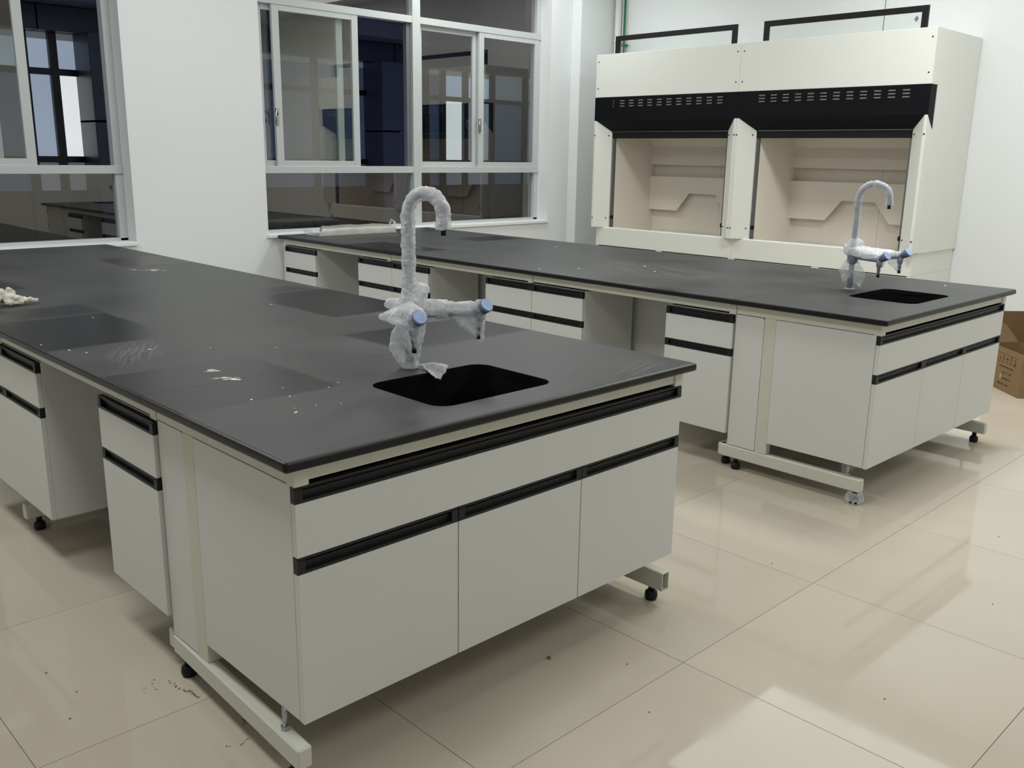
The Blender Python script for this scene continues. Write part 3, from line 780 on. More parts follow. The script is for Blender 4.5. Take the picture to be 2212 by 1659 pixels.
# ------------------------------------------------------------------ wrapped taps
def tap(bench, base, Lv, Rv, yaw, reach, label, heavy):
    t = bench.root('lab_tap', label, 'tap', base)
    Z = lambda z: z - ZT                                          # heights above the worktop
    d = Vector((math.sin(rad(yaw)), -math.cos(rad(yaw)), 0))
    q = new_bm(); tube(q, [(0, 0, 0.0), (0, 0, 0.006), (0, 0, 0.009)], [0.027, 0.027, 0.018], 24); part('base_flange', q, M['epoxy_edge'], t)
    q = new_bm(); tube(q, [(0, 0, 0.006), (0, 0, Z(1.0))], 0.0135, 16); part('column', q, M['epoxy_edge'], t)
    q = new_bm(); tube(q, [(0, 0, Z(0.985)), (0, 0, Z(0.99)), (0, 0, Z(1.055)), (0, 0, Z(1.065)), (0, 0, Z(1.10))], [0.018, 0.026, 0.026, 0.016, 0.0135], 18); part('valve_body', q, M['epoxy_edge'], t)
    r = reach / 2; path = [Vector((0, 0, Z(z))) for z in (1.08, 1.15, 1.22, 1.28)]
    top0 = 1.385 - r
    for k in range(15):
        a = math.pi * k / 14
        path.append(Vector((0, 0, Z(top0))) + d * (r - r * math.cos(a)) + Vector((0, 0, r * math.sin(a))))
    path.append(path[-1] + Vector((0, 0, -(top0 - 1.287))))
    q = new_bm(); tube(q, path, 0.0115, 14); part('gooseneck', q, M['epoxy_edge'], t)
    e = path[-1]
    q = new_bm(); tube(q, [e + Vector((0, 0, .002)), e + Vector((0, 0, -0.022))], 0.0078, 12); part('spout_tip', q, M['black'], t)
    zv = Z(1.02)
    for v in (Lv, Rv):
        P = Vector((v[0], v[1], zv)); u = Vector((v[0], v[1], 0)).normalized()
        q = new_bm(); tube(q, [Vector((0, 0, zv)) + u * 0.015, P], 0.0125, 14); part('side_arm', q, M['epoxy_edge'], t)
        q = new_bm(); tube(q, [P + Vector((0, 0, 0.02)), P + Vector((0, 0, -0.012)), P + Vector((0, 0, -0.034)), P + Vector((0, 0, -0.036)), P + Vector((0, 0, -0.058)), P + Vector((0, 0, -0.06)), P + Vector((0, 0, -0.072))],
                           [0.014, 0.0155, 0.013, 0.0085, 0.0085, 0.0062, 0.0062], 12); n_ = part('nozzle', q, M['epoxy_edge'], t)
        q = new_bm(); tube(q, [P + Vector((0, 0, -0.070)), P + Vector((0, 0, -0.085))], 0.0072, 10); part('nozzle_tip', q, M['black'], n_)
        ax = (Vector((-0.12, -0.80, 0.60)) + u * 0.12).normalized()
        q = new_bm(); tube(q, [P - ax * 0.005, P + ax * 0.012, P + ax * 0.02, P + ax * 0.046], [0.013, 0.016, 0.0185, 0.0235], 14); kb = part('knob', q, M['knob'], t)
        q = new_bm(); tube(q, [P + ax * 0.0455, P + ax * 0.050], [0.0225, 0.020], 14); part('knob_cap', q, M['knobcap'], kb)
    rnd = random.Random(11 if heavy else 5)
    # film round the gooseneck
    q = new_bm()
    rr0 = 0.0205 if heavy else 0.0165
    dense = []
    for a, c in zip(path[:-1], path[1:]):
        n = max(1, int((c - a).length / 0.004))
        dense += [a.lerp(c, k / n) for k in range(n)]
    dense.append(path[-1] + Vector((0, 0, -0.004)))
    N_ = len(dense)
    radii = []
    for i, p in enumerate(dense):
        f = i / N_
        v = rr0 * (1 + 0.18 * mnoise.noise(Vector((i * 0.085, 3.1 if heavy else 8.2, 0))) + 0.10 * mnoise.noise(Vector((i * 0.35, 1, 0))))
        if heavy and f < 0.35: v *= 1.05
        if f > 0.93: v *= 1 + 2.2 * (f - 0.93)
        radii.append(v)
    tube(q, dense, radii, 36, cap=False)
    for v in q.verts:
        c = v.co * 75
        v.co += Vector((mnoise.noise(c + Vector((9, 0, 0))), mnoise.noise(c + Vector((0, 9, 0))), mnoise.noise(c + Vector((0, 0, 9))))) * (0.0042 if heavy else 0.003) + Vector((rnd.gauss(0, 1), rnd.gauss(0, 1), rnd.gauss(0, 1))) * 0.0005
    part('wrap_sleeve', q, M['wrap'] if heavy else M['film'], t)
    L3, R3 = Vector((Lv[0], Lv[1], zv)), Vector((Rv[0], Rv[1], zv))
    along = lambda v, f: Vector((v.x * f, v.y * f, v.z))
    uL, uR = L3.copy(), R3.copy(); uL.z = uR.z = 0; uL.normalize(); uR.normalize()
    q = new_bm()
    if heavy:
        S = lambda c, r, n=12: sphere_pts(c, r, n)
        hull(q, S((0, 0, Z(1.04)), 0.040, 24) + S((0.0, 0.0, Z(1.10)), 0.021) + S((0.034, -0.03, Z(1.098)), 0.020))
        hull(q, S((-0.043, 0.044, Z(1.052)), 0.018) + S((0, 0, Z(1.05)), 0.026))
        hull(q, S((-0.070, 0.05, Z(1.012)), 0.010) + S(L3, 0.022, 16) + S((0.0, 0.0, Z(1.035)), 0.026) + S(L3 + Vector((0, -0.01, 0.034)), 0.020))
        hull(q, S(L3 + Vector((0.0, -0.015, 0.02)), 0.031, 18) + S(L3 + Vector((0.010, 0.002, -0.04)), 0.021) + S(L3 + Vector((0.012, 0.004, -0.078)), 0.014))
        hull(q, S(L3 + Vector((0.014, 0.0, -0.04)), 0.014) + S((0.012, -0.014, Z(0.885)), 0.011) + S((-0.022, 0.01, Z(0.96)), 0.016) + S(along(L3, 0.5) + Vector((0, 0, -0.015)), 0.016))
        hull(q, S((0.01, -0.01, Z(1.045)), 0.026) + S(along(R3, 0.5) + Vector((0, 0, 0.022)), 0.022) + S(along(R3, 0.5) + Vector((0, 0, -0.004)), 0.020))
        hull(q, S(along(R3, 0.5) + Vector((0, 0, 0.016)), 0.022) + S(along(R3, 0.85) + Vector((0, 0, 0.020)), 0.017) + S(R3, 0.020, 16))
        hull(q, S(R3 + Vector((0.0, -0.012, 0.018)), 0.027, 18) + S(R3 + Vector((0, 0, -0.02)), 0.019))
        hull(q, S(R3 + Vector((0.004, 0, -0.01)), 0.018) + S(R3 + Vector((0.010, -0.006, -0.097)), 0.0055, 8) + S(along(R3, 0.62) + Vector((0, 0, -0.008)), 0.011) + S(along(R3, 0.8) + Vector((0, 0, -0.048)), 0.007, 8))
        hull(q, S((-0.030, 0.032, Z(0.952)), 0.017) + S((-0.034, 0.036, Z(0.915)), 0.016) + S((-0.008, 0.008, Z(0.985)), 0.024) + S((0, 0, Z(0.93)), 0.022))
        hull(q, S((-0.034, 0.036, Z(0.915)), 0.014) + S((-0.024, 0.026, Z(0.885)), 0.013) + S((0.002, -0.002, Z(0.895)), 0.022) + [(0.029 * math.cos(a), 0.029 * math.sin(a), Z(0.8535)) for a in (0, .8, 1.6, 2.4, 3.2, 4, 4.8, 5.6)])
        me = fuse(q, 0.004, 0.0042, 55.0, 3.0, 2)
        for v in me.vertices: v.co.z = max(v.co.z, 0.0012)
        link('wrap_drape', me, M['wrap'], t)
        # torn tail lying towards the sink
        q = new_bm(); rows = []
        pa, pb, pc = Vector((0.030, -0.008, 0.012)), Vector((0.062, -0.112, 0.010)), Vector((-0.012, -0.140, -0.008))
        for i in range(13):
            s = i / 12
            row = []
            for j in range(9):
                w = j / 8
                e_ = pb.lerp(pc, w)
                p = pa.lerp(e_, s * (1 + 0.09 * mnoise.noise(Vector((j * 0.9, 2, 0)))))
                p = p + Vector((0, 0, 0.010 * math.sin(w * 5 + s * 2) * s + 0.005 * mnoise.noise(p * 60) + 0.012 * s * (1 - s) * 2))
                row.append(q.verts.new(p))
            rows.append(row)
        for a, c in zip(rows[:-1], rows[1:]):
            for j in range(8): q.faces.new((a[j], a[j + 1], c[j + 1], c[j])).smooth = True
        bmesh.ops.remove_doubles(q, verts=q.verts[:], dist=0.0004)
        bmesh.ops.solidify(q, geom=q.faces[:], thickness=0.0025)
        part('wrap_tail', q, M['wrap'], t)
    else:
        hull(q, sphere_pts((-0.004, 0.01, Z(1.06)), 0.042, 20) + sphere_pts((0.0, 0.0, Z(1.105)), 0.020, 10) + sphere_pts((0.03, -0.02, Z(1.085)), 0.02, 10))
        hull(q, sphere_pts((-0.022, 0.02, Z(1.05)), 0.026, 14) + sphere_pts(along(L3, 0.8) + Vector((0, 0, 0.012)), 0.020, 14) + sphere_pts((0, 0, Z(1.06)), 0.025, 10))
        hull(q, sphere_pts(along(R3, 0.15) + Vector((0, 0, 0.03)), 0.026, 14) + sphere_pts(along(R3, 0.85) + Vector((0, 0, 0.016)), 0.018, 12) + sphere_pts(along(L3, 0.7) + Vector((0, 0, 0.012)), 0.016, 10))
        hull(q, sphere_pts(L3 + Vector((0, 0, 0.0)) , 0.018, 10) + sphere_pts(L3 + Vector((0.03, 0.0, -0.035)), 0.006, 6) + sphere_pts(along(R3, 0.7) + Vector((0, 0, 0.0)), 0.012, 8))
        me = fuse(q, 0.0045, 0.004, 42.0, 6.0, 3)
        link('wrap_drape', me, M['wrap'], t)
        q = new_bm()
        hull(q, sphere_pts((-0.036, 0.037, Z(0.955)), 0.012, 10) + sphere_pts((-0.012, 0.012, Z(0.99)), 0.02, 10) + sphere_pts((-0.024, 0.025, Z(0.89)), 0.008, 8) + sphere_pts((0, 0, Z(0.93)), 0.017, 10))
        hull(q, sphere_pts((0.012, -0.012, Z(0.99)), 0.018, 10) + sphere_pts((0.046, -0.048, Z(0.93)), 0.010, 8) + sphere_pts((0.036, -0.037, Z(0.865)), 0.004, 6) + sphere_pts((0, 0, Z(0.93)), 0.016, 10))
        me = fuse(q, 0.004, 0.004, 45.0, 9.0, 2)
        link('wrap_skirt', me, M['film'], t)
        q = new_bm()
        hull(q, sphere_pts(R3 + Vector((0, 0, 0.0)), 0.018, 10) + sphere_pts(R3 + Vector((0.01, -0.004, -0.088)), 0.004, 6) + sphere_pts(along(R3, 0.75) + Vector((0, 0, -0.03)), 0.006, 6))
        me = fuse(q, 0.004, 0.003, 45.0, 12.0, 2)
        link('wrap_skirt', me, M['film'], t)
    return t
tap(NEAR, (0.755, 0.545, ZT), (-0.094, -0.143), (0.192, -0.105), 20, 0.122, 'three-way lab tap thickly bound in bubble wrap beside the nearer sink', True)
tap(FAR, (0.768, 0.562, ZT), (-0.058, -0.170), (0.200, -0.160), 16, 0.148, 'grey three-way lab tap loosely covered in clear film beside the further sink', False)

# ------------------------------------------------------------------ fume hoods
def hood(y0, y1, label, sticker, endwall):
    base = (6.4, (y0 + y1) / 2, 0.0)
    t = thing('fume_hood', label, 'fume hood', base)
    P = lambda n, bm, m, par=t, **k: part(n, bm, m, par, base, **k)
    xb = 6.793
    g = 0.0008
    y0 += g; y1 -= g
    for a, c in ((y0, y0 + 0.02), (y1 - 0.02, y1)):
        q = new_bm(); prism(q, [(6.082, 0.822), (xb, 0.822), (xb, 2.418), (5.985, 2.418), (5.985, 2.036), (6.082, 2.036)], 'y', a, c); P('side_panel', q, M['hood'])
    q = new_bm(); box(q, 5.965, 5.985, y0, y1, 2.036, 2.42, 0.0015); fa = P('fascia', q, M['hood'])
    for yy, zz in ((y0 + 0.03, 2.115), (y1 - 0.03, 2.115), (y0 + 0.03, 2.355), (y1 - 0.03, 2.355)):
        q = new_bm(); tube(q, [(5.962, yy, zz), (5.967, yy, zz)], 0.0055, 8); P('screw', q, M['black'], fa)
    for xx0, xx1 in ((5.985, 6.065), (6.12, xb)):
        q = new_bm(); box(q, xx0, xx1, y0 + 0.02, y1 - 0.02, 2.40, 2.418); P('top_panel', q, M['hood'])
    # black canopy
    q = new_bm(); prism(q, [(5.963, 2.034), (5.963, 1.826), (6.062, 1.728), (6.062, 2.034)], 'y', y0 - (0.002 if endwall else 0), y1); ca = P('canopy', q, M['canopy'])
    n = 12; a0, a1 = y0 + 0.145, y1 - 0.255
    lv = new_bm()
    for k in range(n):
        yc = a0 + 0.028 + (a1 - a0) * k / (n - 1)
        for zz in (1.951, 1.975, 1.999):
            hl = 0.027 if not (k == n - 1 and not endwall) else 0.006
            box(lv, 5.9595, 5.9635, yc - hl, yc + hl, zz - 0.005, zz + 0.005, 0.0015)
    P('louvre_slots', lv, M['louvre'], ca, kind='stuff')
    # posts: folded chamfered covers
    for s in (0, 1):
        e = y0 if s == 0 else y1; sg = 1 if s == 0 else -1
        plan = [(5.965, e), (5.965, e + sg * 0.022), (6.065, e + sg * 0.137), (6.079, e + sg * 0.137), (6.079, e)]
        top = lambda x: 1.8245 - max(0, x - 5.965) * 0.98
        q = new_bm()
        A = [q.verts.new((x, y, 0.826)) for x, y in plan]; B = [q.verts.new((x, y, min(top(x), 1.8245) - 0.001)) for x, y in plan]
        q.faces.new(A); q.faces.new(B)
        for i in range(5): q.faces.new((A[i], A[(i + 1) % 5], B[(i + 1) % 5], B[i]))
        bmesh.ops.recalc_face_normals(q, faces=q.faces[:])
        po = P('post', q, M['hood'])
        nrm = Vector((-sg * 0.0, 0, 0))
        for fx, fy in ((5.9635, e + sg * 0.012), (6.045, e + sg * 0.116)):
            for zz in (0.915, 1.69):
                q = new_bm(); tube(q, [(fx - 0.003, fy, zz), (fx + 0.004, fy, zz)], 0.0058, 8); P('screw', q, M['black'], po)
        q = new_bm(); box(q, 6.08, 6.112, min(e + sg * 0.137, e + sg * 0.157), max(e + sg * 0.137, e + sg * 0.157), 0.83, 1.74); P('sash_track', q, M['track'])
        q = new_bm(); box(q, 6.078, 6.10, min(e + sg * 0.140, e + sg * 0.166), max(e + sg * 0.140, e + sg * 0.166), 0.905, 0.94, 0.002); P('sash_stop', q, M['black'])
        ls = e + sg * 0.158
        q = new_bm(); box(q, 6.112, 6.76, min(ls, ls - sg * 0.012), max(ls, ls - sg * 0.012), 0.772, 2.30); P('side_liner', q, M['liner'])
    iy0, iy1 = y0 + 0.158, y1 - 0.158
    # raised sash: black frame with glass, standing up above the roof
    s0, s1 = y0 + 0.131, y1 - 0.124
    q = new_bm()
    for a in ((6.075, 6.105, s0, s1, 1.665, 1.722), (6.078, 6.102, s0, s0 + 0.045, 1.735, 2.588), (6.078, 6.102, s1 - 0.045, s1, 1.735, 2.588), (6.078, 6.102, s0 + 0.045, s1 - 0.045, 2.545, 2.588)): box(q, *a, 0.0015)
    sa = P('sash', q, M['black'])
    q = new_bm(); box(q, 6.076, 6.103, s0 + 0.02, s1 - 0.02, 1.7225, 1.7345); P('pull_strip', q, M['steel'], sa)
    q = new_bm(); box(q, 6.088, 6.093, s0 + 0.04, s1 - 0.04, 1.73, 2.55); P('sash_glass', q, M['sash_glass'], sa)
    if sticker:
        q = new_bm()
        prism(q, [(s0 + 0.085, 2.478), (s0 + 0.10, 2.50), (s0 + 0.082, 2.523), (s0 + 0.067, 2.50)], 'x', 6.0855, 6.0875); P('sticker', q, M['louvre'], sa, label='small grey diamond sticker')
    # liner: baffles and back
    ym = (iy0 + iy1) / 2
    q = new_bm(); prism(q, [(iy0, 0.985), (ym - 0.288, 0.985), (ym - 0.15, 1.157), (ym + 0.15, 1.157), (ym + 0.288, 0.985), (iy1, 0.985), (iy1, 1.312), (iy0, 1.312)], 'x', 6.67, 6.678); P('lower_baffle', q, M['liner'])
    q = new_bm(); prism(q, [(6.67, 1.425), (6.67, 1.60), (6.44, 2.25), (6.45, 2.25), (6.68, 1.602), (6.68, 1.425)], 'y', iy0, iy1); P('upper_baffle', q, M['liner'])
    sp = ym - 0.16
    for a, c in ((iy0, sp - 0.001), (sp + 0.001, iy1)):
        q = new_bm(); box(q, 6.742, 6.752, a, c, 0.772, 2.30); P('back_liner', q, M['liner'])
    q = new_bm(); box(q, 6.112, 6.752, iy0, iy1, 2.29, 2.302); P('roof_liner', q, M['liner'])
    # work surface, sill and base
    m0, m1 = (0.014, 0.0) if endwall else (0.0, 0.014)
    q = new_bm(); box(q, 6.07, xb - 0.035, y0 + 0.022, y1 - 0.022, 0.735, 0.772, 0.002); P('work_surface', q, M['hood'])
    q = new_bm(); box(q, 6.60, 6.74, iy0 + 0.1, iy1 - 0.1, 0.772, 0.782); P('rear_ledge', q, M['hood'])
    q = new_bm(); prism(q, [(6.03, 0.652), (6.03, 0.818), (6.036, 0.828), (6.07, 0.828), (6.07, 0.652)], 'y', y0 + m0, y1 - m1); P('sill', q, M['hood'])
    for a, c in ((y0 + m0, y0 + m0 + 0.018), (y1 - m1 - 0.018, y1 - m1)):
        q = new_bm(); box(q, 6.05, xb, a, c, 0.0, 0.652, 0.001); P('base_side', q, M['hood'])
        q = new_bm(); box(q, 6.071, xb, a, c, 0.653, 0.819, 0.001); P('base_side', q, M['hood'])
    q = new_bm(); box(q, 6.055, 6.07, y0 + 0.032, y1 - 0.032, 0.0, 0.648); P('base_front', q, M['groove'])
    q = new_bm(); box(q, 6.032, 6.055, y0 + m0, y0 + m0 + 0.031, 0.0, 0.6515); P('stile', q, M['hood'])
    q = new_bm(); box(q, 6.032, 6.055, y1 - m1 - 0.031, y1 - m1, 0.0, 0.6515); P('stile', q, M['hood'])
    q = new_bm(); box(q, 6.032, 6.055, ym - 0.032, ym + 0.032, 0.1, 0.6515); P('stile', q, M['hood'])
    for a, c in ((y0 + 0.048, ym - 0.035), (ym + 0.035, y1 - 0.048)):
        q = new_bm(); box(q, 6.032, 6.0545, a, c, 0.11, 0.641, 0.001); P('door', q, M['hood'])
    return t
hood(1.197, 2.787, 'cream fume hood whose bare side panel faces the room, raised sash with a sticker', True, True)
hood(2.787, 4.357, 'cream fume hood nearer the window, raised black sash above its roof', False, False)

# ------------------------------------------------------------------ pipes in the corner
gp = thing('green_pipe', 'thin green pipe running up the corner behind the fume hoods', 'pipe', (6.755, 4.69, 0.0))
q = new_bm(); tube(q, [(0, 0, 0.0), (0, 0, CEIL)], 0.0125, 12); part('pipe_run', q, M['green'], gp)
q = new_bm(); box(q, -0.018, 0.045, -0.019, 0.019, 2.585, 2.61, 0.003); part('pipe_clip', q, M['green'], gp)
q = new_bm(); tube(q, [(-0.012, -0.015, 2.60), (-0.02, -0.055, 2.598), (-0.02, -0.095, 2.588), (-0.018, -0.10, 2.575)], 0.0035, 6); part('tie_tail', q, M['green'], gp)
cp = thing('white_conduit', 'white plastic conduit beside the green pipe in the corner', 'pipe', (6.762, 4.78, 0.0))
q = new_bm(); tube(q, [(0, 0, 0), (0, 0, CEIL)], 0.032, 16); part('pipe_run', q, M['conduit'], cp)
q = new_bm(); tube(q, [(0, 0, 2.62), (0, 0, 2.66)], 0.036, 16); part('coupling', q, M['conduit'], cp)

# ------------------------------------------------------------------ cardboard box
bx = thing('cardboard_box', 'open brown cardboard box with printed handling marks on the floor by the wall', 'box', (5.484, 0.192, 0.0), rad(45.9))
BW, BD, BH, tk = 0.43, 0.40, 0.29, 0.004
# local +x runs along the printed face (away from the corner), -y is its outward side
def bpart(n, bm, m, par=bx, **k): return part(n, bm, m, par, **k)
q = new_bm(); box(q, 0, BW, 0, tk, 0.0, BH); face = bpart('side_wall', q, M['cardboard'])
q = new_bm(); box(q, 0, BW, -BD, -BD + tk, 0.0, BH); bpart('side_wall', q, M['cardboard'])
q = new_bm(); box(q, 0, tk, -BD + tk, 0, 0.0, BH); bpart('side_wall', q, M['cardboard'])
q = new_bm(); box(q, BW - tk, BW, -BD + tk, 0, 0.0, BH); bpart('side_wall', q, M['cardboard'])
q = new_bm(); box(q, tk, BW - tk, -BD + tk, 0, 0.002, 0.006); bpart('box_bottom', q, M['cardboard'])
def flap(pts, th=(0, 0, 0.004), m='cardboard', label=None):
    q = new_bm(); v = [q.verts.new(p) for p in pts]; f = q.faces.new(v)
    bmesh.ops.solidify(q, geom=[f], thickness=0.0035)
    bmesh.ops.recalc_face_normals(q, faces=q.faces[:])
    return bpart('flap', q, M[m], label=label)
flap([(0, 0, BH), (BW, 0, BH), (BW - 0.05, 0.035, BH + 0.18), (0.20, 0.035, BH + 0.165), (0.06, 0.016, BH + 0.075)])
flap([(BW, -BD, BH), (0, -BD, BH), (0.0, -BD - 0.03, BH + 0.22), (BW, -BD - 0.03, BH + 0.22)])
flap([(BW, 0, BH), (BW, -BD, BH), (BW + 0.03, -BD, BH + 0.215), (BW + 0.03, 0, BH + 0.215)])
flap([(0, -BD, BH), (0, 0, BH), (-0.10, -0.03, BH + 0.03), (-0.10, -BD + 0.03, BH + 0.03)], m='cardboard_in', label='pale flap folded outward')
ik = new_bm()
def stroke(a, c, z0, z1): box(ik, a, c, 0.0005 + tk - 0.0003, tk + 0.0008, z0, z1)
fx = lambda s: s                                                  # distance from the free corner along the face
for a, c, z0, z1 in ((0.045, 0.30, 0.250, 0.2515), (0.045, 0.30, 0.192, 0.1935)): stroke(a, c, z0, z1)
for a, c, z0, z1 in ((0.272, 0.292, 0.214, 0.219), (0.268, 0.272, 0.200, 0.228), (0.228, 0.236, 0.200, 0.236), (0.224, 0.240, 0.228, 0.232),
                     (0.128, 0.132, 0.199, 0.232), (0.141, 0.145, 0.199, 0.232), (0.122, 0.150, 0.236, 0.240), (0.126, 0.147, 0.2455, 0.2475),
                     (0.080, 0.098, 0.232, 0.236), (0.087, 0.090, 0.215, 0.238), (0.076, 0.079, 0.205, 0.225)): stroke(a, c, z0, z1)
prism(ik, [(0.170, 0.230), (0.198, 0.230), (0.186, 0.212), (0.186, 0.202), (0.190, 0.199), (0.178, 0.199), (0.182, 0.202), (0.182, 0.212)], 'y', tk, tk + 0.0006)
prism(ik, [(0.088 + 0.010 * math.cos(k * 0.785), 0.203 + 0.010 * math.sin(k * 0.785)) for k in range(8)], 'y', tk, tk + 0.0006)
rnd = random.Random(4)
def ink_line(s0, s1, z, h, gaps=()):
    s = s0
    while s < s1:
        w = 0.004 + rnd.random() * 0.006
        if not any(a < s < c for a, c in gaps): stroke(s, min(s + w, s1), z - h / 2 * (0.6 + rnd.random() * .4), z + h / 2 * (0.6 + rnd.random() * .4))
        s += w + 0.0025
ink_line(0.095, 0.275, 0.166, 0.010)
ink_line(0.115, 0.225, 0.128, 0.010, ((0.145, 0.165), (0.175, 0.190)))
ink_line(0.125, 0.225, 0.088, 0.010)
ink_line(0.140, 0.275, 0.048, 0.011, ((0.170, 0.185),))
bpart('printed_marks', ik, M['ink'], face, kind='stuff')
q = new_bm(); box(q, 0.240, 0.249, tk, tk + 0.0008, 0.082, 0.108); bpart('label_scrap', q, M['tape'], face)

# ------------------------------------------------------------------ wrapped packet on the far bench
pk = FAR.root('wrapped_packet', 'long flat packet wrapped in yellowed plastic on the bench end below the window', 'packet', (0.55, 4.79, ZT))
q = new_bm(); nx, ny = 44, 14; rows = []
corner = ((-0.375, -0.135), (0.375, -0.155), (0.40, 0.13), (-0.20, 0.145))
def quad(u, v):
    a = [corner[0][i] * (1 - u) + corner[1][i] * u for i in (0, 1)]; c = [corner[3][i] * (1 - u) + corner[2][i] * u for i in (0, 1)]
    return a[0] * (1 - v) + c[0] * v, a[1] * (1 - v) + c[1] * v
def sheet(top):
    rows = []
    for i in range(nx + 1):
        row = []
        for j in range(ny + 1):
            u, v = i / nx, j / ny
            x, y = quad(u, v)
            if top:
                e = min(min(u, 1 - u) * 16, min(v, 1 - v) * 5.5, 1.0)
                z = 0.006 + 0.058 * (1 - (1 - e) ** 3)
                z += 0.007 * mnoise.noise(Vector((x * 9, y * 14, 0))) * e + 0.004 * mnoise.noise(Vector((x * 30, y * 22, 4)))
            else: z = 0.0005
            row.append(q.verts.new((x, y, max(z, 0.0004))))
        rows.append(row)
    return rows
A = sheet(True); B = sheet(False)
for i in range(nx):
    for j in range(ny):
        q.faces.new((A[i][j], A[i + 1][j], A[i + 1][j + 1], A[i][j + 1])).smooth = True
        q.faces.new((B[i][j], B[i][j + 1], B[i + 1][j + 1], B[i + 1][j]))
for i in range(nx):
    q.faces.new((A[i][0], B[i][0], B[i + 1][0], A[i + 1][0])).smooth = True; q.faces.new((A[i][ny], A[i + 1][ny], B[i + 1][ny], B[i][ny])).smooth = True
for j in range(ny):
    q.faces.new((A[0][j], A[0][j + 1], B[0][j + 1], B[0][j])); q.faces.new((A[nx][j], B[nx][j], B[nx][j + 1], A[nx][j + 1]))
part('packet_body', q, M['packet'], pk)
q = new_bm()
for c, r, s in (((-0.365, -0.10, 0.022), 0.024, (1, 1.3, .9)), ((-0.37, -0.05, 0.026), 0.028, (1, 1.3, .9)), ((-0.365, 0.0, 0.028), 0.030, (1.1, 1.3, .9)), ((-0.36, 0.055, 0.026), 0.028, (1.2, 1.2, .9))): ball(q, c, r, 2, s)
me = fuse(q, 0.006, 0.008, 38, 4.0)
zmin = min(v.co.z for v in me.vertices)
for v in me.vertices: v.co.z -= zmin
link('gathered_end', me, M['film'], pk)['label'] = 'gathered pale film at the end'
q = new_bm()
tube(q, [(0.385, -0.10, 0.03), (0.41, -0.08, 0.055), (0.415, -0.05, 0.085), (0.405, -0.03, 0.10), (0.395, -0.02, 0.07), (0.40, 0.0, 0.03)], [0.010, 0.012, 0.010, 0.010, 0.010, 0.008], 8)
link('film_knot', fuse(q, 0.004, 0.004, 60, 1.0), M['film'], pk)

# ------------------------------------------------------------------ crumpled cloth on the near bench
rg = NEAR.root('work_cloth', 'crumpled off-white cotton cloth lying on the nearer bench at the picture edge', 'cloth', (0.17, 2.545, ZT))
q = new_bm()
for c, r, s in (((-0.06, 0.0, 0.028), 0.045, (1.2, 0.9, 0.7)), ((-0.01, 0.02, 0.035), 0.036, (1.0, 0.9, 0.8)), ((0.035, 0.03, 0.040), 0.026, (0.9, 0.6, 1.1)), ((0.03, -0.012, 0.022), 0.030, (1.1, 0.8, 0.75)), ((-0.12, 0.0, 0.03), 0.05, (1.2, 0.9, 0.7)),):
    ball(q, c, r, 2, s)
tube(q, [(0.02, 0.0, 0.028), (0.06, 0.008, 0.026), (0.09, 0.002, 0.018), (0.132, -0.006, 0.007)], [0.012, 0.011, 0.009, 0.006], 8)
tube(q, [(0.02, -0.02, 0.02), (0.06, -0.018, 0.014), (0.10, -0.012, 0.010), (0.128, -0.008, 0.007)], [0.011, 0.010, 0.008, 0.006], 8)
tube(q, [(0.0, -0.035, 0.012), (0.04, -0.034, 0.008), (0.07, -0.028, 0.008)], [0.008, 0.007, 0.005], 8)
me = fuse(q, 0.0035, 0.008, 48, 7.0, 1)
zmin = min(v.co.z for v in me.vertices)
for v in me.vertices: v.co.z -= zmin
link('cloth_body', me, M['rag'], rg)

# ------------------------------------------------------------------ flakes, crumbs, scraps
rnd = random.Random(21)
def flake(bm, x, y, z, r, h=0.0012, st=1.0, ang=0.0):
    n = 7; pts = []
    for k in range(n):
        a = 2 * math.pi * k / n; rr = r * (0.65 + 0.5 * rnd.random())
        u, v = rr * math.cos(a) * st, rr * math.sin(a) / max(st, 1)
        pts.append((x + u * math.cos(ang) - v * math.sin(ang), y + u * math.sin(ang) + v * math.cos(ang)))
    prism(bm, pts, 'z', z + 0.0001, z + h)
fl = new_bm()
for x, y, r in ((0.223, 0.335, 0.0055), (0.295, 0.485, 0.004), (0.20, 0.52, 0.0045), (0.33, 0.58, 0.003), (0.36, 0.335, 0.0025), (0.24, 0.37, 0.002), (0.43, 0.50, 0.003),
                (0.30, 0.36, 0.0025), (0.06, 1.47, 0.005), (0.09, 1.40, 0.004), (0.265, 1.32, 0.0045), (0.43, 1.22, 0.003), (0.48, 0.53, 0.003), (0.02, 1.62, 0.004), (0.60, 1.08, 0.003), (1.05, 1.9, 0.005), (0.35, 2.05, 0.003)):
    flake(fl, x, y, ZT, r, st=1.5, ang=rnd.random() * 3)
for k in range(26):                                               # smeared plaster by the joint and near the wall
    a = rnd.random(); flake(fl, 0.245 + 0.05 * a + rnd.gauss(0, .007), 0.80 - 0.05 * a + rnd.gauss(0, .007), ZT, 0.004 + 0.006 * rnd.random(), 0.0007, 2.2, -0.75)
for k in range(12): flake(fl, 0.275 + rnd.gauss(0, .012), 0.90 + rnd.gauss(0, .012), ZT, 0.003 + 0.005 * rnd.random(), 0.0007, 2.2, -0.75)
for k in range(34):
    a = rnd.random(); flake(fl, 1.085 + 0.10 * a + rnd.gauss(0, .010), 3.43 - 0.12 * a + rnd.gauss(0, .012), ZT, 0.006 + 0.010 * rnd.random(), 0.0007, 2.0, -0.8)
me = bpy.data.meshes.new('plaster_flakes'); fl.to_mesh(me); fl.free()
tag(link('plaster_flakes', me, M['flake']), 'white plaster flakes and smears scattered on the nearer worktop', 'debris', kind='stuff')
fl = new_bm()
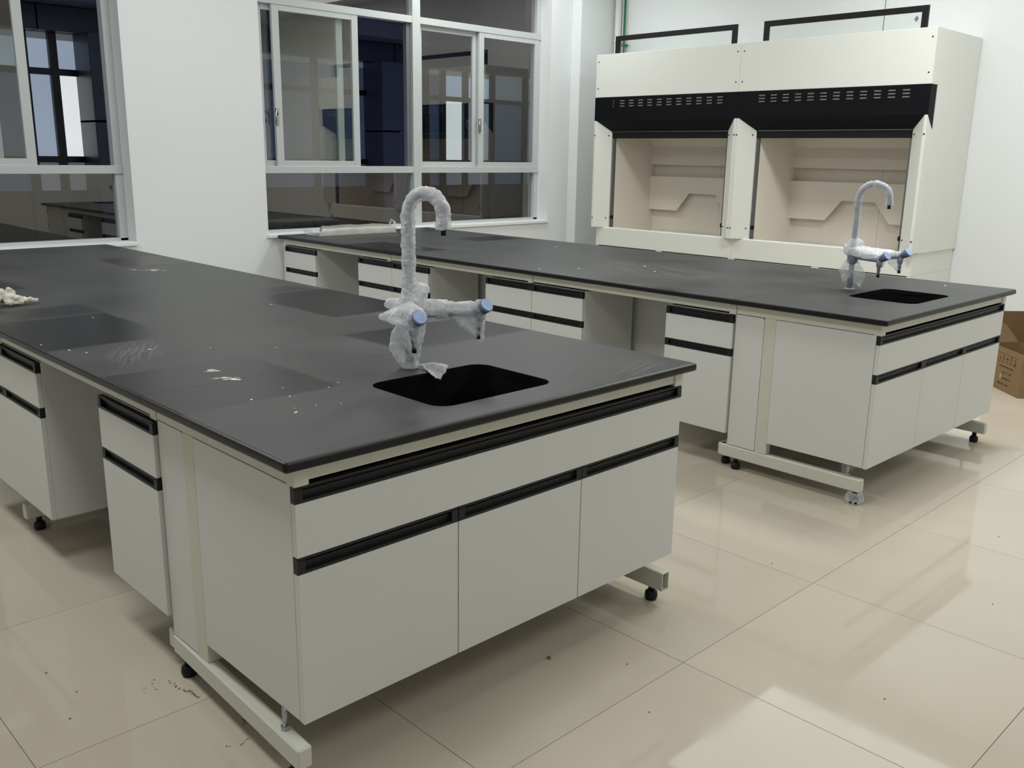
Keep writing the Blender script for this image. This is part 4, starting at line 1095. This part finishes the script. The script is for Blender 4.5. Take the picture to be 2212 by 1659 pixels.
for px in ((1.155, 3.02), (0.30, 2.02), (0.72, 1.86), (0.10, 2.15), (0.55, 1.65), (1.33, 0.30)):
    p = FAR.T @ Vector((px[0], px[1], 0)); flake(fl, p.x, p.y, ZT, 0.009, st=1.6, ang=0.3)
me = bpy.data.meshes.new('plaster_flakes'); fl.to_mesh(me); fl.free()
tag(link('plaster_flakes', me, M['flake']), 'few white plaster flakes on the worktop of the bench by the hoods', 'debris', kind='stuff')

cr = new_bm()
def crumb_line(pts, n, r0, r1, spread):
    for k in range(n):
        f = rnd.random() * (len(pts) - 1); i = int(f); w = f - i
        x = pts[i][0] * (1 - w) + pts[i + 1][0] * w + rnd.gauss(0, spread); y = pts[i][1] * (1 - w) + pts[i + 1][1] * w + rnd.gauss(0, spread)
        r = r0 + (r1 - r0) * rnd.random()
        ball(cr, (x, y, r * 0.35), r, 1, (1, 0.8, 0.45))
FLOOR_CR = CRUMBS = (((( -0.005, 0.715), (0.0, 0.66), (0.018, 0.61), (0.018, 0.575)), 44, 0.001, 0.0036, 0.003),
    (((-0.03, 0.76), (-0.045, 0.735), (-0.05, 0.70), (-0.035, 0.67)), 16, 0.0008, 0.0022, 0.002),
    (((-0.09, 0.70), (-0.07, 0.73), (-0.03, 0.72)), 10, 0.0008, 0.002, 0.003),
    (((0.055, 0.40), (0.06, 0.375), (0.085, 0.37)), 16, 0.001, 0.004, 0.004),
    (((-0.03, 0.325), (-0.005, 0.30), (0.03, 0.315)), 26, 0.0008, 0.0024, 0.0015))
for a in CRUMBS: crumb_line(*a)
for x, y in ((-0.25, 1.0), (-0.34, 1.13), (-0.22, 0.84), (-0.28, 0.72), (-0.48, 1.05), (0.9, -0.33), (1.9, 0.55), (2.3, -0.75), (2.6, -1.1), (1.45, -0.75), (2.02, -0.05), (1.05, -0.13), (2.95, -0.55), (3.4, -0.6)):
    ball(cr, (x, y, 0.0015), 0.0018 + 0.0015 * rnd.random(), 1, (1.4, 0.8, 0.5))
me = bpy.data.meshes.new('mortar_crumbs'); cr.to_mesh(me); cr.free()
tag(link('mortar_crumbs', me, M['crumb']), 'dark mortar crumbs scattered on the floor by the foot beam', 'debris', kind='stuff')
def scrap(x, y, r, ang, label):
    q = new_bm(); v = [q.verts.new(p) for p in ((-r, -r * .4, 0.001), (r * .9, -r * .5, 0.004), (r, r * .45, 0.003), (-r * .5, r * .5, 0.009))]
    f = q.faces.new(v); bmesh.ops.solidify(q, geom=[f], thickness=0.0015)
    z = min(w.co.z for w in q.verts)
    for w in q.verts: w.co.z -= z
    me = bpy.data.meshes.new('floor_scrap'); q.to_mesh(me); q.free()
    tag(link('floor_scrap', me, M['scrap'], None, (x, y, 0), ang), label, 'scrap', 'scraps on the floor')
scrap(-0.043, 2.29, 0.018, 0.4, 'small curled scrap on the floor beside the long frame foot')
scrap(0.90, 0.055, 0.010, 0.9, 'tiny curled chip on the floor in front of the middle door')
